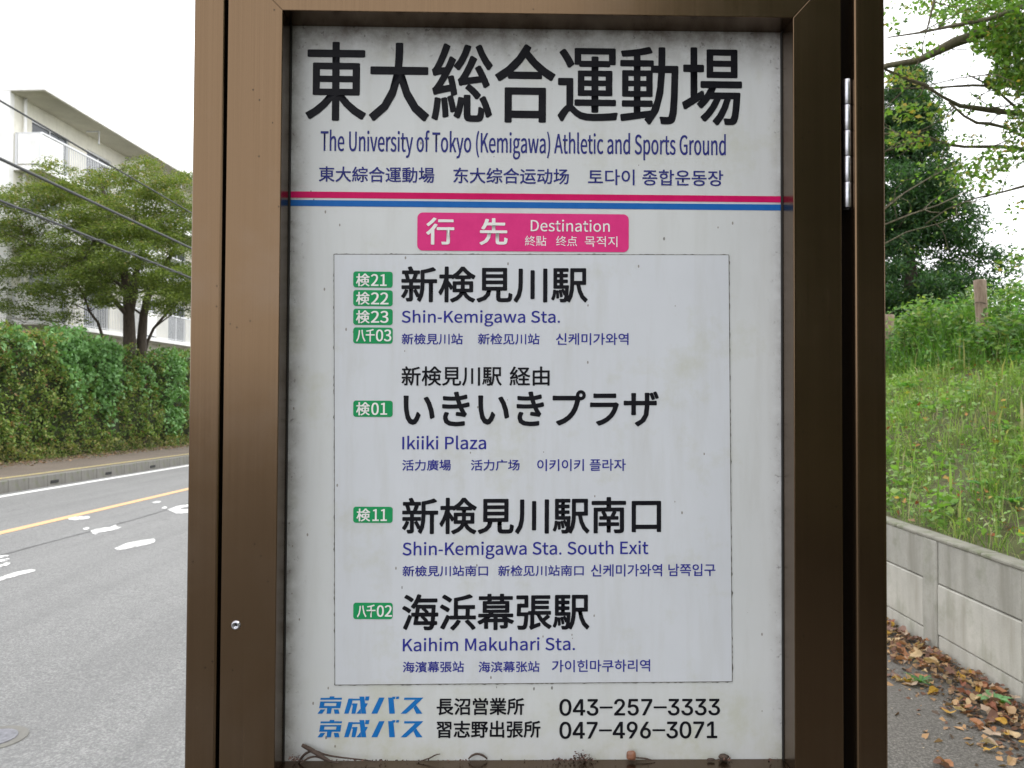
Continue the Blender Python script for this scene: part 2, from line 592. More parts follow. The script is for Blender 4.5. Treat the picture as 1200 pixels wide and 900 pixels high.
# letter outlines (thousandths of an em) for the humanist Latin letters and plain digits
GLY = {"s":{"(":[118,[[[84,-69],[103,-60],[84,-21],[70,21],[62,64],[59,109],[62,153],[70,197],[84,238],[103,277],[84,286],[62,246],[46,204],[36,158],[32,109],[36,59],[46,14],[62,-29]]]],")":[118,[[[35,-69],[56,-29],[72,14],[83,59],[86,109],[83,158],[72,204],[56,246],[35,286],[15,277],[34,238],[49,197],[57,153],[60,109],[57,64],[49,21],[34,-21],[15,-60]]]],"-":[121,[[[16,86],[106,86],[106,110],[16,110]]]],".":[97,[[[49,-5],[58,-3],[65,2],[70,10],[72,20],[70,30],[65,37],[58,42],[49,44],[40,42],[32,37],[27,30],[26,20],[27,10],[32,2],[40,-3]]]],"0":[194,[[[97,-5],[130,4],[156,29],[172,70],[177,129],[172,187],[156,229],[130,253],[97,261],[64,253],[39,229],[23,187],[18,129],[23,70],[39,29],[64,4]],[[97,21],[77,28],[62,47],[52,81],[48,129],[52,177],[62,211],[77,230],[97,236],[117,230],[133,211],[143,177],[146,129],[143,81],[133,47],[117,28]]]],"1":[194,[[[31,0],[172,0],[172,27],[120,27],[120,257],[96,257],[85,251],[72,246],[58,242],[42,238],[42,218],[88,218],[88,27],[31,27]]]],"2":[194,[[[15,0],[177,0],[177,28],[106,28],[96,27],[85,27],[74,26],[64,25],[105,67],[137,108],[157,147],[165,186],[159,217],[144,241],[121,256],[90,261],[67,259],[47,251],[30,239],[14,224],[33,206],[44,217],[57,227],[71,233],[86,235],[107,231],[121,221],[130,205],[133,185],[126,150],[104,112],[68,68],[15,19]]]],"3":[194,[[[92,-5],[124,0],[151,15],[168,38],[175,69],[170,93],[159,112],[142,125],[120,134],[120,136],[139,145],[153,158],[163,176],[166,197],[160,224],[145,244],[121,257],[91,261],[70,259],[52,253],[35,243],[20,231],[37,210],[48,221],[61,228],[75,233],[90,235],[108,232],[122,224],[130,211],[133,195],[130,175],[118,160],[96,149],[62,146],[62,121],[100,117],[125,107],[138,91],[142,70],[138,50],[128,35],[111,25],[90,22],[70,24],[53,31],[39,40],[27,51],[10,31],[24,17],[42,6],[65,-2]]]],"4":[194,[[[119,0],[149,0],[149,71],[183,71],[183,96],[149,96],[149,257],[114,257],[7,92],[7,71],[119,71]],[[119,96],[40,96],[99,184],[104,193],[109,203],[115,212],[119,222],[121,222],[120,211],[120,198],[119,186],[119,175]]]],"5":[194,[[[92,-5],[123,1],[150,18],[169,46],[176,83],[170,120],[153,146],[128,160],[98,165],[87,165],[78,163],[69,159],[60,155],[67,229],[163,229],[163,257],[39,257],[30,137],[47,126],[58,133],[68,137],[78,140],[90,141],[112,137],[129,126],[139,107],[143,83],[139,57],[127,38],[110,26],[89,22],[68,24],[51,31],[37,40],[26,50],[9,29],[24,17],[42,6],[64,-2]]]],"6":[194,[[[105,-5],[134,1],[157,18],[173,45],[179,79],[174,114],[160,139],[137,154],[108,159],[93,157],[77,151],[63,141],[50,129],[56,179],[70,212],[91,229],[116,235],[127,234],[138,230],[148,223],[157,215],[175,235],[163,246],[149,254],[133,259],[114,261],[79,254],[48,230],[27,187],[20,123],[26,67],[44,27],[71,3]],[[50,103],[63,118],[77,128],[90,134],[103,136],[123,132],[137,120],[146,102],[149,79],[145,55],[136,37],[123,25],[105,21],[84,26],[67,42],[56,68]]]],"7":[194,[[[69,0],[103,0],[108,69],[119,127],[141,182],[178,237],[178,257],[17,257],[17,229],[142,229],[110,178],[88,125],[75,67]]]],"8":[194,[[[98,-5],[131,1],[156,15],[172,36],[178,62],[175,85],[165,104],[151,118],[135,129],[135,131],[147,142],[158,156],[166,174],[169,193],[164,220],[150,242],[128,256],[99,261],[71,256],[49,243],[34,222],[28,195],[31,177],[39,161],[50,147],[63,136],[63,135],[46,123],[31,107],[20,88],[16,64],[22,36],[39,15],[65,1]],[[116,139],[94,149],[75,160],[62,175],[57,195],[60,212],[69,225],[82,234],[98,237],[117,233],[130,224],[139,209],[142,191],[140,177],[135,164],[127,151]],[[98,19],[77,23],[60,33],[49,48],[44,67],[47,84],[54,100],[66,113],[80,125],[106,114],[127,101],[142,85],[148,63],[144,45],[134,31],[119,22]]]],"9":[194,[[[82,-5],[117,3],[147,28],[168,73],[175,139],[169,193],[151,231],[123,254],[89,261],[61,255],[37,238],[21,212],[15,178],[20,143],[35,118],[57,102],[86,97],[102,100],[118,106],[132,116],[145,129],[139,78],[125,45],[105,28],[81,22],[69,23],[57,27],[47,33],[38,42],[20,22],[32,11],[46,3],[63,-3]],[[145,155],[132,140],[118,129],[105,123],[91,121],[71,125],[57,137],[48,155],[46,178],[49,202],[58,220],[72,232],[89,236],[111,231],[128,216],[139,190]]]],"A":[213,[[[1,0],[34,0],[59,78],[153,78],[177,0],[211,0],[124,257],[88,257]],[[67,104],[79,144],[86,165],[93,187],[99,208],[105,230],[106,230],[113,208],[119,187],[125,165],[132,144],[145,104]]]],"D":[241,[[[35,0],[101,0],[152,9],[190,34],[212,75],[220,129],[212,184],[189,224],[152,248],[99,257],[35,257]],[[68,27],[68,230],[97,230],[136,224],[165,204],[181,172],[187,129],[181,86],[165,54],[136,34],[97,27]]]],"E":[206,[[[35,0],[187,0],[187,28],[68,28],[68,121],[165,121],[165,149],[68,149],[68,229],[183,229],[183,257],[35,257]]]],"G":[241,[[[136,-5],[161,-2],[182,4],[201,13],[215,25],[215,133],[131,133],[131,106],[186,106],[186,39],[177,33],[165,28],[153,25],[139,24],[103,31],[76,52],[59,85],[54,129],[60,172],[77,205],[104,226],[139,233],[157,231],[171,226],[184,218],[194,209],[212,230],[199,241],[183,251],[162,258],[138,261],[91,252],[54,226],[29,184],[20,128],[29,72],[53,31],[90,4]]]],"I":[103,[[[35,0],[68,0],[68,257],[35,257]]]],"K":[226,[[[35,0],[68,0],[68,81],[112,134],[189,0],[225,0],[132,159],[213,257],[176,257],[68,128],[68,128],[68,257],[35,257]]]],"M":[284,[[[35,0],[64,0],[64,142],[64,160],[63,180],[62,200],[60,218],[62,218],[82,159],[131,26],[153,26],[201,159],[222,218],[223,218],[222,200],[220,180],[219,160],[219,142],[219,0],[249,0],[249,257],[210,257],[161,119],[157,106],[152,93],[148,79],[143,66],[142,66],[137,79],[133,93],[128,106],[123,119],[74,257],[35,257]]]],"P":[222,[[[35,0],[68,0],[68,102],[110,102],[148,107],[178,121],[198,146],[204,181],[198,217],[178,240],[148,253],[109,257],[35,257]],[[68,129],[68,230],[104,230],[134,228],[155,220],[168,205],[172,181],[168,158],[156,141],[135,132],[106,129]]]],"S":[209,[[[106,-5],[143,1],[170,17],[188,40],[194,68],[190,93],[178,112],[162,126],[141,137],[104,153],[89,159],[75,168],[65,180],[62,196],[65,211],[75,223],[90,230],[110,233],[127,231],[142,226],[156,219],[168,209],[185,230],[170,242],[152,252],[132,259],[110,261],[77,256],[52,242],[35,221],[29,193],[34,169],[46,150],[63,137],[81,127],[118,111],[135,103],[148,94],[157,82],[161,65],[157,48],[146,35],[130,27],[107,24],[87,26],[68,33],[51,43],[36,56],[17,33],[35,18],[56,6],[80,-2]]]],"T":[210,[[[89,0],[121,0],[121,229],[199,229],[199,257],[11,257],[11,229],[89,229]]]],"U":[252,[[[126,-5],[163,1],[192,20],[211,54],[218,106],[218,257],[187,257],[187,105],[183,66],[170,41],[150,28],[126,24],[103,28],[84,41],[71,66],[67,105],[67,257],[34,257],[34,106],[41,54],[61,20],[90,1]]]],"a":[197,[[[76,-5],[93,-2],[109,3],[125,12],[139,23],[140,23],[143,0],[169,0],[169,117],[165,149],[154,174],[133,189],[103,195],[81,193],[61,187],[43,179],[29,170],[41,148],[53,156],[67,162],[82,167],[98,168],[117,164],[129,154],[136,138],[137,120],[85,111],[49,97],[28,77],[21,49],[25,26],[36,10],[54,-1]],[[85,21],[72,23],[61,28],[54,38],[51,51],[56,68],[70,82],[97,92],[137,99],[137,46],[124,35],[111,28],[98,23]]]],"c":[179,[[[107,-5],[124,-3],[140,2],[155,9],[169,19],[155,41],[145,34],[134,28],[123,24],[110,22],[86,27],[67,42],[55,65],[51,95],[56,125],[68,148],[87,163],[111,168],[122,167],[131,164],[140,158],[149,152],[165,173],[154,181],[142,188],[127,193],[110,195],[75,188],[46,169],[26,137],[18,95],[25,53],[44,22],[72,2]]]],"d":[217,[[[97,-5],[114,-2],[129,3],[143,12],[155,22],[156,22],[159,0],[185,0],[185,279],[153,279],[153,206],[154,173],[142,182],[130,189],[116,194],[101,195],[70,188],[43,168],[25,137],[19,95],[24,53],[40,21],[65,2]],[[104,22],[82,27],[65,42],[55,65],[51,95],[56,125],[68,148],[85,163],[106,168],[118,167],[130,163],[141,157],[153,148],[153,48],[141,37],[129,29],[117,24]]]],"e":[194,[[[109,-5],[127,-3],[144,1],[158,7],[172,15],[160,36],[149,30],[138,25],[126,22],[113,21],[88,26],[68,39],[55,60],[50,88],[178,88],[178,91],[179,96],[179,101],[179,106],[174,143],[160,171],[136,189],[103,195],[72,188],[44,168],[25,137],[18,95],[25,53],[45,22],[74,2]],[[49,110],[56,135],[68,154],[85,166],[104,169],[124,166],[139,154],[148,136],[151,110]]]],"f":[114,[[[12,164],[37,164],[37,0],[69,0],[69,164],[110,164],[110,190],[69,190],[69,220],[71,236],[76,248],[84,255],[96,258],[101,257],[107,256],[112,255],[118,252],[125,277],[118,280],[110,282],[102,283],[93,283],[68,279],[51,266],[41,247],[37,221],[37,190],[12,188]]]],"g":[197,[[[96,-88],[136,-82],[166,-68],[186,-47],[193,-22],[188,-1],[176,13],[155,21],[126,23],[89,23],[73,25],[63,29],[57,36],[56,44],[57,51],[59,57],[63,62],[68,67],[75,64],[82,62],[89,61],[96,60],[123,65],[145,78],[160,99],[166,126],[164,138],[161,149],[156,158],[150,166],[189,166],[189,190],[123,190],[117,192],[111,194],[104,195],[96,195],[69,190],[46,177],[31,155],[25,127],[27,111],[33,97],[41,85],[50,76],[50,75],[42,68],[35,60],[31,50],[29,39],[30,29],[34,20],[39,13],[46,8],[46,6],[34,-3],[25,-13],[20,-25],[18,-37],[24,-58],[40,-74],[65,-84]],[[96,82],[80,85],[68,94],[59,108],[56,127],[59,146],[68,160],[80,169],[96,172],[112,169],[125,160],[133,146],[137,127],[133,108],[125,94],[112,85]],[[101,-65],[78,-63],[60,-56],[50,-46],[46,-32],[47,-24],[50,-16],[56,-8],[65,0],[72,-1],[78,-2],[84,-3],[90,-3],[123,-3],[139,-4],[151,-8],[159,-16],[161,-27],[157,-41],[145,-54],[126,-62]]]],"h":[213,[[[32,0],[64,0],[64,138],[78,151],[90,160],[103,165],[116,167],[133,164],[144,155],[150,139],[152,116],[152,0],[184,0],[184,120],[181,152],[170,176],[152,190],[126,195],[108,193],[91,186],[77,176],[63,163],[64,202],[64,279],[32,279]]]],"i":[96,[[[32,0],[64,0],[64,190],[32,190]],[[48,229],[57,231],[64,235],[68,242],[70,251],[68,259],[64,266],[57,270],[48,271],[40,270],[33,266],[29,259],[27,251],[29,242],[33,235],[40,231]]]],"k":[193,[[[32,0],[64,0],[64,50],[99,92],[155,0],[190,0],[118,113],[181,190],[146,190],[65,90],[64,90],[64,279],[32,279]]]],"l":[99,[[[66,-5],[72,-4],[77,-4],[81,-3],[84,-2],[80,23],[78,22],[76,22],[74,22],[73,22],[70,23],[67,25],[65,29],[64,36],[64,279],[32,279],[32,38],[34,20],[40,7],[51,-2]]]],"m":[324,[[[32,0],[64,0],[64,138],[77,151],[89,160],[101,165],[112,167],[128,164],[139,155],[145,139],[147,116],[147,0],[179,0],[179,138],[192,151],[204,160],[216,165],[227,167],[243,164],[254,155],[260,139],[263,116],[263,0],[294,0],[294,120],[291,152],[280,176],[262,190],[237,195],[220,192],[204,185],[189,173],[174,159],[167,174],[156,185],[141,192],[121,195],[105,193],[90,186],[75,175],[62,162],[62,162],[58,190],[32,190]]]],"n":[214,[[[32,0],[64,0],[64,138],[78,151],[90,160],[103,165],[116,167],[133,164],[144,155],[150,139],[152,116],[152,0],[184,0],[184,120],[181,152],[170,176],[152,190],[126,195],[108,193],[91,186],[76,175],[62,162],[62,162],[58,190],[32,190]]]],"o":[212,[[[106,-5],[139,2],[167,22],[187,53],[194,95],[187,137],[167,169],[139,188],[106,195],[73,188],[45,169],[25,137],[18,95],[25,53],[45,22],[73,2]],[[106,22],[84,27],[66,42],[55,65],[51,95],[55,125],[66,148],[84,163],[106,168],[129,163],[146,148],[157,125],[161,95],[157,65],[146,42],[129,27]]]],"p":[217,[[[32,-80],[64,-80],[64,-16],[63,18],[76,8],[90,1],[103,-3],[116,-5],[147,2],[173,22],[192,55],[199,98],[194,138],[179,169],[155,188],[123,195],[107,193],[91,187],[76,178],[62,168],[62,168],[58,190],[32,190]],[[111,22],[100,23],[89,27],[77,33],[64,42],[64,142],[78,153],[91,161],[103,166],[115,168],[138,163],[154,149],[163,127],[165,98],[161,66],[150,42],[132,28]]]],"r":[136,[[[32,0],[64,0],[64,122],[75,143],[87,156],[100,164],[112,166],[117,166],[122,166],[126,165],[131,163],[137,191],[132,193],[127,194],[122,195],[116,195],[101,192],[86,184],[73,172],[62,155],[62,155],[58,190],[32,190]]]],"s":[164,[[[82,-5],[112,0],[133,12],[146,30],[151,52],[146,75],[132,90],[114,101],[93,110],[78,116],[65,122],[56,131],[52,143],[54,153],[61,162],[72,168],[88,170],[100,169],[111,165],[121,160],[131,153],[146,173],[134,182],[120,189],[104,193],[87,195],[59,191],[39,179],[26,162],[22,141],[27,120],[39,105],[57,94],[77,86],[93,80],[107,72],[117,63],[120,50],[118,38],[111,29],[99,23],[83,20],[67,22],[53,27],[39,34],[27,43],[11,22],[26,11],[43,3],[62,-3]]]],"t":[132,[[[92,-5],[101,-4],[110,-2],[119,0],[127,2],[121,27],[116,25],[110,23],[105,22],[99,21],[85,24],[76,31],[71,42],[70,58],[70,164],[121,164],[121,190],[70,190],[70,244],[43,244],[40,190],[9,188],[9,164],[38,164],[38,59],[41,33],[50,13],[66,0]]]],"u":[213,[[[88,-5],[106,-2],[122,5],[137,16],[151,30],[152,30],[154,0],[181,0],[181,190],[149,190],[149,55],[136,41],[124,31],[111,25],[97,23],[81,26],[70,35],[64,51],[62,74],[62,190],[29,190],[29,70],[33,38],[44,14],[62,0]]]],"v":[182,[[[73,0],[111,0],[178,190],[146,190],[110,82],[106,68],[102,54],[97,40],[93,26],[91,26],[87,40],[82,54],[78,68],[74,82],[38,190],[5,190]]]],"w":[281,[[[62,0],[99,0],[126,102],[130,116],[133,129],[136,143],[139,157],[141,157],[144,143],[147,129],[151,116],[154,103],[181,0],[220,0],[272,190],[241,190],[213,80],[210,67],[207,53],[205,40],[202,27],[200,27],[197,40],[193,53],[190,67],[187,80],[157,190],[126,190],[96,80],[93,67],[89,53],[86,40],[83,27],[82,27],[79,40],[76,53],[73,67],[70,80],[42,190],[9,190]]]],"x":[174,[[[5,0],[39,0],[64,44],[69,53],[74,62],[79,70],[84,78],[85,78],[91,70],[96,62],[101,53],[106,44],[134,0],[169,0],[106,96],[164,190],[131,190],[107,148],[103,140],[99,133],[95,125],[91,117],[89,117],[84,125],[79,133],[75,140],[70,148],[45,190],[10,190],[68,99]]]],"y":[182,[[[35,-82],[61,-77],[80,-63],[95,-42],[106,-16],[178,190],[147,190],[112,85],[109,72],[105,58],[101,44],[97,31],[95,31],[90,44],[86,58],[81,72],[76,85],[38,190],[5,190],[81,0],[77,-15],[70,-31],[60,-44],[49,-53],[34,-56],[30,-55],[26,-55],[22,-54],[19,-53],[13,-78],[18,-80],[23,-81],[29,-82]]]],"z":[166,[[[12,0],[156,0],[156,26],[53,26],[153,173],[153,190],[23,190],[23,164],[112,164],[12,17]]]]},"i":{"0":[453,[[[227,-7],[199,-5],[174,1],[151,11],[130,24],[111,41],[95,62],[80,86],[69,113],[60,144],[53,178],[49,214],[48,254],[49,294],[53,330],[60,364],[69,395],[81,422],[95,447],[112,467],[130,484],[151,498],[174,508],[200,514],[227,516],[254,514],[279,508],[302,498],[323,484],[342,467],[358,447],[372,422],[384,395],[393,364],[400,330],[404,294],[405,254],[404,214],[400,178],[393,144],[384,113],[373,86],[359,62],[342,41],[323,24],[302,11],[279,1],[254,-5]],[[227,50],[245,51],[261,56],[276,63],[290,74],[303,87],[313,103],[323,122],[330,144],[336,168],[340,194],[343,223],[344,254],[343,285],[340,314],[336,341],[330,365],[323,387],[313,405],[303,422],[290,435],[276,446],[261,453],[245,458],[227,460],[209,458],[192,453],[177,446],[163,435],[151,422],[140,405],[131,387],[123,365],[117,341],[113,314],[110,285],[109,254],[110,223],[113,194],[117,168],[123,144],[131,122],[140,103],[151,87],[163,74],[177,63],[192,56],[209,51]]]],"1":[453,[[[76,0],[76,55],[391,55],[391,0]],[[276,509],[276,0],[212,0],[212,448],[209,448],[86,358],[86,427],[198,509]]]],"2":[453,[[[64,0],[64,47],[234,229],[248,243],[261,257],[272,270],[282,282],[291,294],[299,305],[305,316],[311,327],[315,337],[318,348],[320,360],[320,371],[319,385],[317,397],[313,408],[308,419],[301,428],[293,436],[283,443],[273,449],[262,454],[250,457],[237,459],[224,460],[209,459],[196,457],[184,453],[172,447],[162,441],[153,433],[145,424],[139,413],[134,402],[130,390],[128,376],[127,362],[66,362],[67,384],[71,405],[77,424],[86,442],[98,459],[111,473],[126,486],[143,496],[162,505],[182,511],[203,514],[225,516],[247,514],[268,511],[288,505],[306,497],[323,486],[337,474],[350,461],[361,445],[370,428],[376,411],[380,392],[381,372],[380,358],[378,345],[375,331],[371,318],[365,304],[357,290],[347,275],[336,259],[322,241],[306,223],[288,202],[267,180],[153,60],[153,57],[389,57],[389,0]]]],"3":[453,[[[218,-7],[195,-6],[173,-3],[152,2],[133,10],[114,19],[98,30],[83,43],[70,57],[60,74],[52,91],[46,111],[44,132],[109,132],[111,119],[115,107],[120,97],[126,87],[134,78],[144,71],[154,64],[165,59],[178,55],[191,52],[204,50],[219,50],[234,51],[248,53],[262,56],[275,61],[287,67],[297,74],[307,83],[315,93],[321,104],[325,116],[328,130],[329,145],[328,158],[326,172],[322,184],[316,196],[308,207],[299,217],[288,226],[275,234],[260,240],[242,244],[223,247],[201,248],[157,248],[157,299],[288,448],[288,452],[70,452],[70,509],[372,509],[372,461],[211,278],[211,289],[239,290],[264,288],[287,284],[308,276],[327,265],[344,253],[359,239],[371,222],[381,205],[387,186],[392,166],[393,145],[392,123],[387,103],[380,84],[370,66],[358,50],[344,36],[327,23],[309,12],[288,4],[266,-2],[243,-6]]]],"4":[453,[[[40,105],[40,158],[262,509],[343,509],[343,163],[413,163],[413,105],[343,105],[343,0],[282,0],[282,105]],[[109,163],[282,163],[282,432]]]],"5":[453,[[[221,-7],[199,-6],[178,-2],[159,3],[140,11],[123,21],[108,32],[94,45],[83,60],[73,76],[66,93],[62,111],[60,130],[122,130],[124,119],[127,108],[132,98],[138,89],[145,80],[154,73],[163,66],[173,60],[184,56],[196,52],[208,50],[221,50],[236,51],[250,53],[264,58],[276,64],[288,72],[298,82],[307,92],[314,104],[320,117],[324,131],[327,146],[328,162],[327,178],[324,193],[320,208],[314,221],[306,233],[297,244],[286,254],[275,262],[262,269],[248,273],[233,276],[218,277],[205,276],[192,275],[180,272],[167,268],[156,264],[145,258],[136,252],[128,246],[67,253],[96,509],[366,509],[366,452],[151,452],[134,301],[136,301],[145,308],[155,315],[166,320],[178,325],[190,329],[203,331],[216,333],[229,334],[247,333],[263,330],[279,326],[294,321],[308,314],[321,306],[334,296],[345,285],[355,273],[364,260],[372,246],[379,231],[384,215],[388,199],[390,181],[391,163],[390,139],[385,117],[379,95],[369,76],[357,57],[343,41],[327,27],[309,15],[289,6],[268,-1],[245,-5]]]],"6":[453,[[[226,-7],[203,-5],[182,-1],[161,5],[142,15],[125,26],[109,40],[96,56],[84,74],[75,94],[69,115],[65,138],[64,162],[65,180],[68,199],[73,219],[80,239],[89,261],[102,285],[118,311],[137,340],[252,509],[322,509],[151,261],[145,261],[149,268],[154,275],[159,281],[165,288],[172,293],[179,299],[187,303],[196,307],[205,310],[214,312],[224,314],[235,314],[257,313],[278,309],[298,303],[316,295],[332,284],[346,271],[359,257],[370,240],[378,221],[384,201],[388,180],[389,157],[388,134],[384,112],[377,92],[368,73],[356,55],[343,39],[327,26],[310,14],[291,5],[271,-2],[249,-6]],[[226,48],[241,49],[254,52],[267,56],[279,63],[289,70],[299,79],[307,90],[314,101],[320,114],[324,128],[327,142],[327,157],[327,173],[324,187],[320,201],[314,213],[307,225],[299,235],[289,244],[279,251],[267,258],[254,262],[241,264],[226,265],[212,264],[198,262],[186,258],[174,252],[163,244],[153,235],[145,225],[138,214],[132,201],[128,188],[126,174],[125,158],[126,143],[128,128],[132,114],[138,102],[145,90],[153,79],[163,70],[174,63],[186,56],[198,52],[212,49]]]],"7":[453,[[[97,0],[323,448],[323,452],[62,452],[62,509],[391,509],[391,449],[165,0]]]],"8":[453,[[[226,-7],[201,-6],[178,-2],[156,3],[136,11],[117,21],[101,33],[86,47],[74,62],[64,78],[57,96],[53,115],[52,135],[53,151],[55,166],[59,181],[65,195],[72,208],[81,220],[90,231],[101,241],[113,249],[125,256],[139,261],[153,265],[153,267],[135,273],[119,282],[105,293],[93,308],[83,324],[76,342],[72,360],[70,380],[72,399],[75,417],[82,434],[90,450],[101,464],[114,477],[129,488],[146,498],[164,506],[184,511],[204,514],[226,516],[248,514],[269,511],[288,506],[306,498],[323,488],[337,477],[350,464],[361,450],[370,434],[377,417],[380,399],[382,380],[380,361],[376,342],[369,324],[359,308],[347,293],[333,282],[318,273],[300,267],[300,265],[314,261],[327,256],[339,249],[351,241],[362,231],[372,220],[380,208],[387,195],[393,181],[397,166],[400,151],[401,135],[399,115],[395,96],[388,78],[378,62],[366,47],[352,33],[335,21],[317,11],[296,3],[275,-2],[251,-6]],[[226,49],[243,50],[258,52],[272,55],[285,60],[296,66],[307,74],[315,82],[323,91],[329,102],[333,113],[336,126],[337,139],[336,152],[333,165],[329,177],[322,189],[314,199],[305,208],[295,216],[283,223],[270,228],[256,232],[242,234],[226,235],[211,234],[196,232],[182,228],[169,223],[157,216],[147,208],[138,199],[130,189],[123,177],[119,165],[116,152],[115,139],[116,126],[119,113],[123,102],[129,91],[136,82],[145,74],[156,66],[167,60],[180,55],[195,52],[210,50]],[[226,290],[239,290],[252,292],[263,296],[274,300],[284,306],[293,313],[300,321],[307,330],[312,341],[316,351],[318,363],[319,376],[318,388],[316,399],[313,410],[308,420],[301,429],[294,437],[285,444],[275,449],[264,454],[252,457],[240,459],[226,460],[213,459],[200,457],[188,454],[177,449],[167,444],[159,437],[151,429],[145,420],[139,410],[136,399],[134,388],[133,376],[134,363],[136,351],[139,341],[145,330],[151,321],[159,313],[168,306],[178,300],[189,296],[201,292],[213,290]]]],"9":[453,[[[226,516],[249,514],[271,510],[291,503],[310,494],[328,482],[343,468],[356,452],[368,434],[377,414],[384,393],[388,371],[389,347],[388,328],[385,309],[380,290],[373,270],[363,248],[350,224],[334,197],[315,168],[200,0],[130,0],[301,248],[307,248],[303,240],[299,234],[294,227],[287,221],[281,215],[273,210],[265,206],[257,202],[248,199],[238,196],[228,195],[218,195],[195,196],[175,199],[155,206],[137,214],[121,225],[106,237],[94,252],[83,269],[74,287],[68,307],[65,329],[64,352],[65,375],[69,397],[75,417],[85,436],[96,454],[110,469],[125,483],[143,494],[162,504],[182,510],[203,514]],[[226,460],[212,459],[199,457],[186,452],[174,446],[163,438],[154,429],[145,419],[138,407],[133,395],[129,381],[126,367],[125,352],[126,336],[129,322],[133,308],[138,295],[145,284],[154,274],[163,265],[174,257],[186,251],[199,247],[212,244],[226,243],[240,244],[254,247],[267,251],[279,257],[289,265],[299,273],[307,284],[314,295],[320,308],[324,321],[327,335],[327,350],[327,366],[324,381],[320,394],[314,407],[307,419],[299,429],[290,438],[279,446],[267,452],[254,457],[241,459]]]]}}

# ------------------------------------------------------------------ the bus stop sign
ZC = 1.5 + 0.00828279
PW, PH = 0.48262409, 0.71275954
DEP = 0.03116318
sign = tag(empty('bus_stop_sign', (0, 0, 0)),
           'bronze framed bus stop board with Japanese and English destination lettering, filling the middle', 'bus stop sign')


def fx(px, y=-DEP):
    return SG(px, 460, y)[0]


XO = -PW / 2 - 0.0
FL, FR = fx(326.5), fx(930.5)
FT, FB = SG(331, 12, -DEP)[1], ZC - PH / 2 - 0.000
DLx, DRx = fx(262.0), fx(987.0)
PL0, PL1 = fx(221.5), fx(257.5)
PR0, PR1 = fx(1002.3), fx(1039.5)
RW = FL - DLx
YF = -DEP


def post(bm, a, b):
    box(bm, a, b, YF, 0.075, 0.0, 2.12)


pl_ = one('post', M_FRAME, sign, lambda bm: post(bm, PL0, PL1), 0.0022, 3)
pr_ = one('post', M_FRAME, sign, lambda bm: post(bm, PR0, PR1), 0.0036, 4)
one('base_plate', M_FRAME, sign, lambda bm: box(bm, PL0 - 0.05, PR1 + 0.05, -0.10, 0.14, 0.0, 0.012), 0.003)
one('top_cap', M_FRAME, sign, lambda bm: box(bm, PL0 - 0.012, PR1 + 0.012, YF - 0.012, 0.088, 2.1205, 2.16), 0.004)
one('case_back', M_FRAME, sign, lambda bm: box(bm, PL1 + 0.0005, PR0 - 0.0005, 0.031, 0.070, ZC - 0.62, ZC + 0.50), 0.002)
one('gap_shade', M_BLACKG, sign, lambda bm: box(bm, PL1 + 0.0003, DLx + 0.004, -0.012, 0.03, ZC - 0.6, ZC + 0.48))  # black fill: the dark of the open gap is put into its colour
one('gap_shade', M_BLACKG, sign, lambda bm: box(bm, DRx - 0.004, PR0 - 0.0003, 0.000, 0.03, ZC - 0.6, ZC + 0.48))

# four mitred door members; their inner faces are the reveal round the sheet
inn = [(FL, FB), (FR, FB), (FR, FT), (FL, FT)]
out = [(DLx, FB - RW), (DRx, FB - RW), (DRx, FT + RW), (DLx, FT + RW)]
for i, nm in enumerate(('door_rail', 'door_stile', 'door_rail', 'door_stile')):
    j = (i + 1) % 4
    e = 0.00012
    a, b, c, d = out[i], out[j], inn[j], inn[i]
    cx_ = sum(p[0] for p in (a, b, c, d)) / 4
    cz_ = sum(p[1] for p in (a, b, c, d)) / 4
    q = [(p[0] + (cx_ - p[0]) * e / abs(cx_ - p[0] + 1e-9) if nm == 'door_rail' else p[0],
          p[1] + (cz_ - p[1]) * e / abs(cz_ - p[1] + 1e-9) if nm == 'door_stile' else p[1]) for p in (a, b, c, d)]

    def pr(bm, q=q):
        hexa(bm, [(x, YF, z) for x, z in q] + [(x, -0.0006, z) for x, z in q])
    one(nm, M_FRAME, sign, pr, 0.0007, 2)
# thin dark gasket where the sheet meets the reveal
for (x0, x1, z0, z1) in ((FL - 0.001, FL + 0.0010, FB, FT), (FR - 0.0010, FR + 0.001, FB, FT)):
    one('gasket', M_BLACKG, sign, lambda bm: box(bm, x0, x1, -0.0036, -0.0008, z0, z1))

# hinge: five knuckles on a pin
hx = fx(993.8, YF + 0.006)
hz0, hz1 = SG(993, 242, YF)[1], SG(993, 90, YF)[1]
hinge = one('hinge', M_CHROME, sign, lambda bm: box(bm, hx - 0.0010, hx + 0.0055, YF + 0.011, YF + 0.013, hz0, hz1))
for k in range(5):
    a = hz1 + (hz0 - hz1) * k / 5
    b_ = hz1 + (hz0 - hz1) * (k + 1) / 5
    T = Tubes(20)
    r_ = 0.0038
    zz = [a - 0.0002, a - 0.0008, b_ + 0.0008, b_ + 0.0002]
    T.add([(hx, YF + 0.006, z) for z in zz], [r_ * 0.9, r_, r_, r_ * 0.9])
    T.build('knuckle', M_CHROME, hinge)

# blind rivet on the left stile
rx, rz = SG(276.5, 732.5, YF)


def rivet(bm):
    prof = [(0.0001, 0.0004), (0.0016, 0.0004), (0.0020, 0.0014), (0.0028, 0.0021), (0.0037, 0.0016), (0.0044, 0.0)]
    rings = []
    for r, h in prof:
        rings.append([bm.verts.new((rx + r * math.cos(a), YF - h - 0.0001, rz + r * math.sin(a)))
                      for a in np.linspace(0, 2 * math.pi, 24, endpoint=False)])
    for A, B in zip(rings, rings[1:]):
        for k in range(24):
            bm.faces.new((A[k], A[(k + 1) % 24], B[(k + 1) % 24], B[k]))
    bm.faces.new(rings[0])


